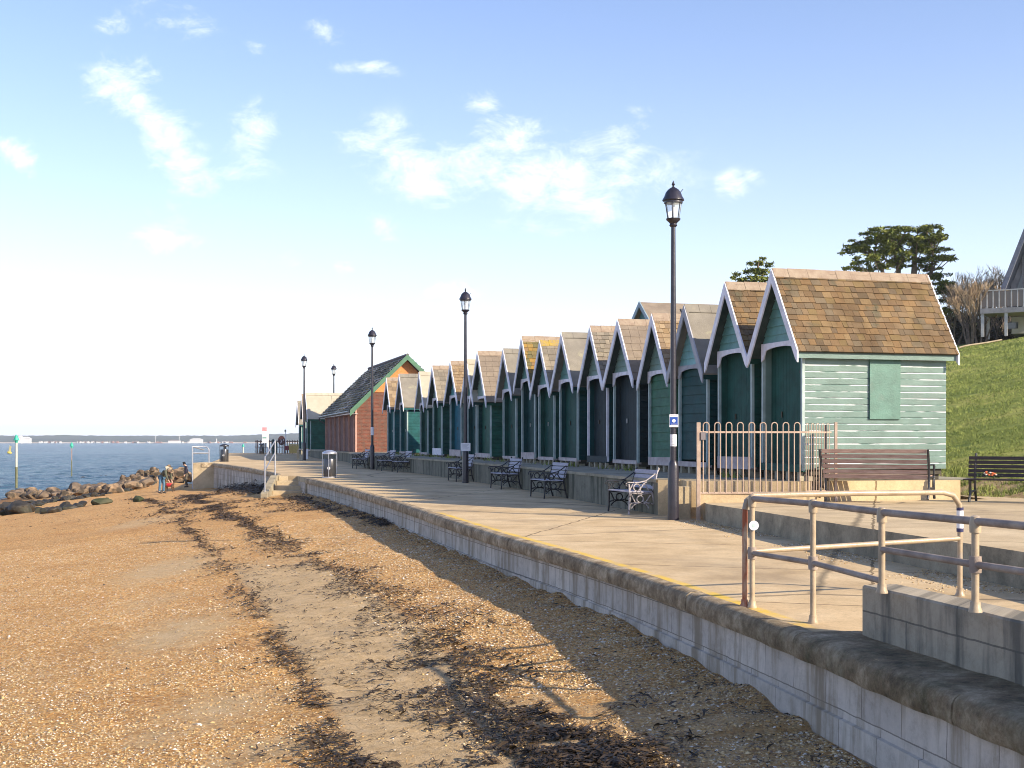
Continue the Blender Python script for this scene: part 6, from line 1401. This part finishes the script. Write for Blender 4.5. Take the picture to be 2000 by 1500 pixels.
cl = [(random.uniform(-4.5, 6), random.uniform(-1, 1), random.uniform(-.5, 1.7 + 1.2 * random.random()), .9, .9, .8) for _ in range(60)]; leafmesh('foliage', cl, M_HEDGE, T, 200, .20)
p = px(1895, 655, 85); T = thing('shrub', (p.x, 85, zhill(p.x, 85)), 'low dark shrubs at the foot of the bare trees', 'shrub')
leafmesh('foliage', [(random.uniform(-2.2, 2.6), random.uniform(-.5, .5), random.uniform(-.2, .5), .6, .5, .5) for _ in range(22)], M_HEDGE, T, 260, .14)
# A-frame house at the right edge
def house():
    Y = 80.0; s = Y / F; P0 = px(2003, 640, Y); O = (P0.x, Y, 0); T = thing('hillside_house', O, 'steep gabled modern house with glazed balcony, cut by the right edge of the picture', 'house', R(-29))
    X = lambda x: (x - 1000) * s - O[0]; Z = lambda y: CZ + (HOR - y) * s
    M_SL = mat('slate_blue_roof', (.12, .13, .17), (.18, .19, .24), 3, .6); M_TIM = mat('house_grey_timber', (.22, .21, .21), (.32, .30, .30), 3, .7); M_GL = mat('dark_house_glass', (.03, .035, .04), None, rough=.08, spec=.9)
    M_BAL = mat('balcony_paint', (.40, .38, .37), (.52, .50, .48), 5, .6)
    apx, apz = X(2035), Z(372); ex, ez = X(1960), Z(572); ex2 = 2 * apx - ex
    mb = MB(); mb.prism([(apx, apz), (ex, ez), (ex + .30, ez), (apx, apz - .75)], 'y', -1.3, 9); mb.prism([(apx, apz), (apx, apz - .75), (ex2 - .30, ez), (ex2, ez)], 'y', -1.3, 9); mb.build('roof', M_SL, T)
    mb = MB(); mb.prism([(apx, apz - .8), (ex + .33, ez), (ex + .33, Z(604)), (ex2 - .33, Z(604)), (ex2 - .33, ez)], 'y', .2, 8.8); w_ = mb.build('wall', M_TIM, T)
    mb = MB(); mb.prism([(apx, apz - 1.5), (ex + .8, ez + .2), (ex + .8, Z(602)), (ex2 - .8, Z(602)), (ex2 - .8, ez + .2)], 'y', .12, .19); g = mb.build('window', M_GL, T)
    mb = MB()
    for x in (1978, 1998, 2018): mb.box((X(x) - .04, .05, Z(602)), (X(x) + .04, .115, Z(602) + 2.0 + (x - 1978) * .06))
    mb.build('mullion', M_TIM, g)
    mb = MB(); mb.box((X(1930), -2.4, Z(616)), (X(2080), .18, Z(606))); mb.build('balcony_deck', M_TIM, T)
    mb = MB(); mb.box((ex + .5, .4, Z(650)), (ex2 - .3, 8, Z(617))); mb.build('lower_wall', mat('house_lower_render', (.40, .38, .34), (.48, .46, .42), 2, .8), T)
    mb = MB(); mb.box((X(1968), .33, Z(640)), (X(1988), .395, Z(628))); mb.build('lower_window', M_GL, T)
    for x, y in ((1934, -2.3), (1977, -2.3), (2060, -2.3), (1934, -.1)): mb = MB(); mb.box((X(x) - .09, y, Z(660)), (X(x) + .09, y + .16, Z(616))); mb.build('balcony_post', M_BAL, T)
    for i in range(11):
        x = 1932 + i * 11; mb = MB(); mb.box((X(x) - .035, -2.38, Z(606)), (X(x) + .035, -2.32, Z(572))); mb.build('baluster', M_BAL, T)
        mb = MB(); mb.box((X(x) + .04, -2.36, Z(604)), (X(x + 11) - .04, -2.345, Z(574))); mb.build('glass_panel', mat('balcony_glass', (.22, .17, .14), None, rough=.15, alpha=.85), T)
    mb = MB(); mb.box((X(1931), -2.40, Z(573)), (X(2060), -2.30, Z(571))); mb.build('handrail', M_BAL, T)
house()
mb = MB(); p0 = px(1873, 660, 76); mb.tube([(p0.x, 76, zhill(p0.x, 76) + .10)] + [(px(x, 0, 76).x, 76, zhill(px(x, 0, 76).x, 76) + .13) for x in range(1885, 1965, 8)], .05, 6); o = mb.build('edging_kerb', M_STEP); tag(o, 'thin dark edging along the crest of the grass bank', 'edging')

# ------------------------------------------------------------------ turf
bl_ = []
while len(bl_) < 60000:
    Y = 22 + 55 * random.random() ** 1.5; X = .30 * Y + random.random() * .16 * Y; p = (X - rowX(Y)) * .961
    if p < 5.15 or (p < 6 and random.random() < .5): continue
    if noise.noise(Vector((X * 1.3, Y * 1.3, 2))) < -.35: continue
    bl_.append((X, Y, zhill(X, Y)))
B_ = np.array(bl_, dtype=np.float32); n_ = len(B_); th = rng.random(n_) * 6.28; h = (.02 + .035 * rng.random(n_)) * np.clip(B_[:, 1] / 30, 1, 1.7); d = np.stack([np.cos(th), np.sin(th), np.zeros(n_)], 1) * (.008 * np.clip(B_[:, 1] / 24, 1, 3))[:, None]
tip = B_ + np.stack([rng.normal(0, .03, n_), rng.normal(0, .03, n_), h], 1); V_ = np.stack([B_ - d, B_ + d, tip], 1).reshape(-1, 3)
tag(npmesh('grass', V_, np.arange(n_ * 3).reshape(-1, 3), mat('grass_blades', (.17, .21, .04), (.28, .31, .08), .8, .8, island=.4)), kind='stuff')
bl_ = []
while len(bl_) < 5000:
    Y = random.uniform(23, 34); p = random.uniform(4.75, 6.4) + random.gauss(0, .2); X = rowX(Y) + p / .961
    if X < .33 * Y or noise.noise(Vector((X * 1.7, Y * 1.7, 2))) < .0: continue
    bl_.append((X, Y, zhill(X, Y)))
B_ = np.array(bl_, dtype=np.float32); n_ = len(B_); th = rng.random(n_) * 6.28; d = np.stack([np.cos(th), np.sin(th), np.zeros(n_)], 1) * .008
tip = B_ + np.stack([rng.normal(0, .05, n_), rng.normal(0, .05, n_), .05 + .11 * rng.random(n_) ** 2], 1); V_ = np.stack([B_ - d, B_ + d, tip], 1).reshape(-1, 3)
tag(npmesh('rough_grass', V_, np.arange(n_ * 3).reshape(-1, 3), MC['grass_blades']), kind='stuff')
# weeds at the hut footings
bl_ = []
for _ in range(900):
    Y = random.uniform(26, 62); q = random.gauss(0, .06); X = rowX(Y) - random.uniform(.0, .35)
    if noise.noise(Vector((Y * .7, 3, 2))) < .1: continue
    bl_.append((X, Y, zplat(Y)))
B_ = np.array(bl_, dtype=np.float32); n_ = len(B_); th = rng.random(n_) * 6.28; d = np.stack([np.cos(th), np.sin(th), np.zeros(n_)], 1) * .02
tip = B_ + np.stack([rng.normal(0, .06, n_), rng.normal(0, .06, n_), .06 + .12 * rng.random(n_)], 1); V_ = np.stack([B_ - d, B_ + d, tip], 1).reshape(-1, 3)
tag(npmesh('weed_tufts', V_, np.arange(n_ * 3).reshape(-1, 3), MC['grass_blades']), kind='stuff')

# ------------------------------------------------------------------ haze over the water
HAZE = 0.00022
mb = MB(); mb.box((-3600, -100, -9), (3600, 4700, 32)); hz_o = mb.build('haze', None) if False else None
me = bpy.data.meshes.new('haze'); b_ = MB().box((-3600, -100, -9), (3600, 3200, 36)); me.from_pydata(b_.v, [], b_.f)
ho = bpy.data.objects.new('haze', me); COL.objects.link(ho); tag(ho, kind='stuff')
hm_ = bpy.data.materials.new('haze_air'); hm_.use_nodes = True; n = hm_.node_tree.nodes; n.remove(n['Principled BSDF'])
pv = n.new('ShaderNodeVolumePrincipled'); pv.inputs['Density'].default_value = HAZE; pv.inputs['Color'].default_value = (.86, .92, 1, 1); pv.inputs['Anisotropy'].default_value = .2
hm_.node_tree.links.new(pv.outputs[0], n['Material Output'].inputs['Volume']); me.materials.append(hm_)
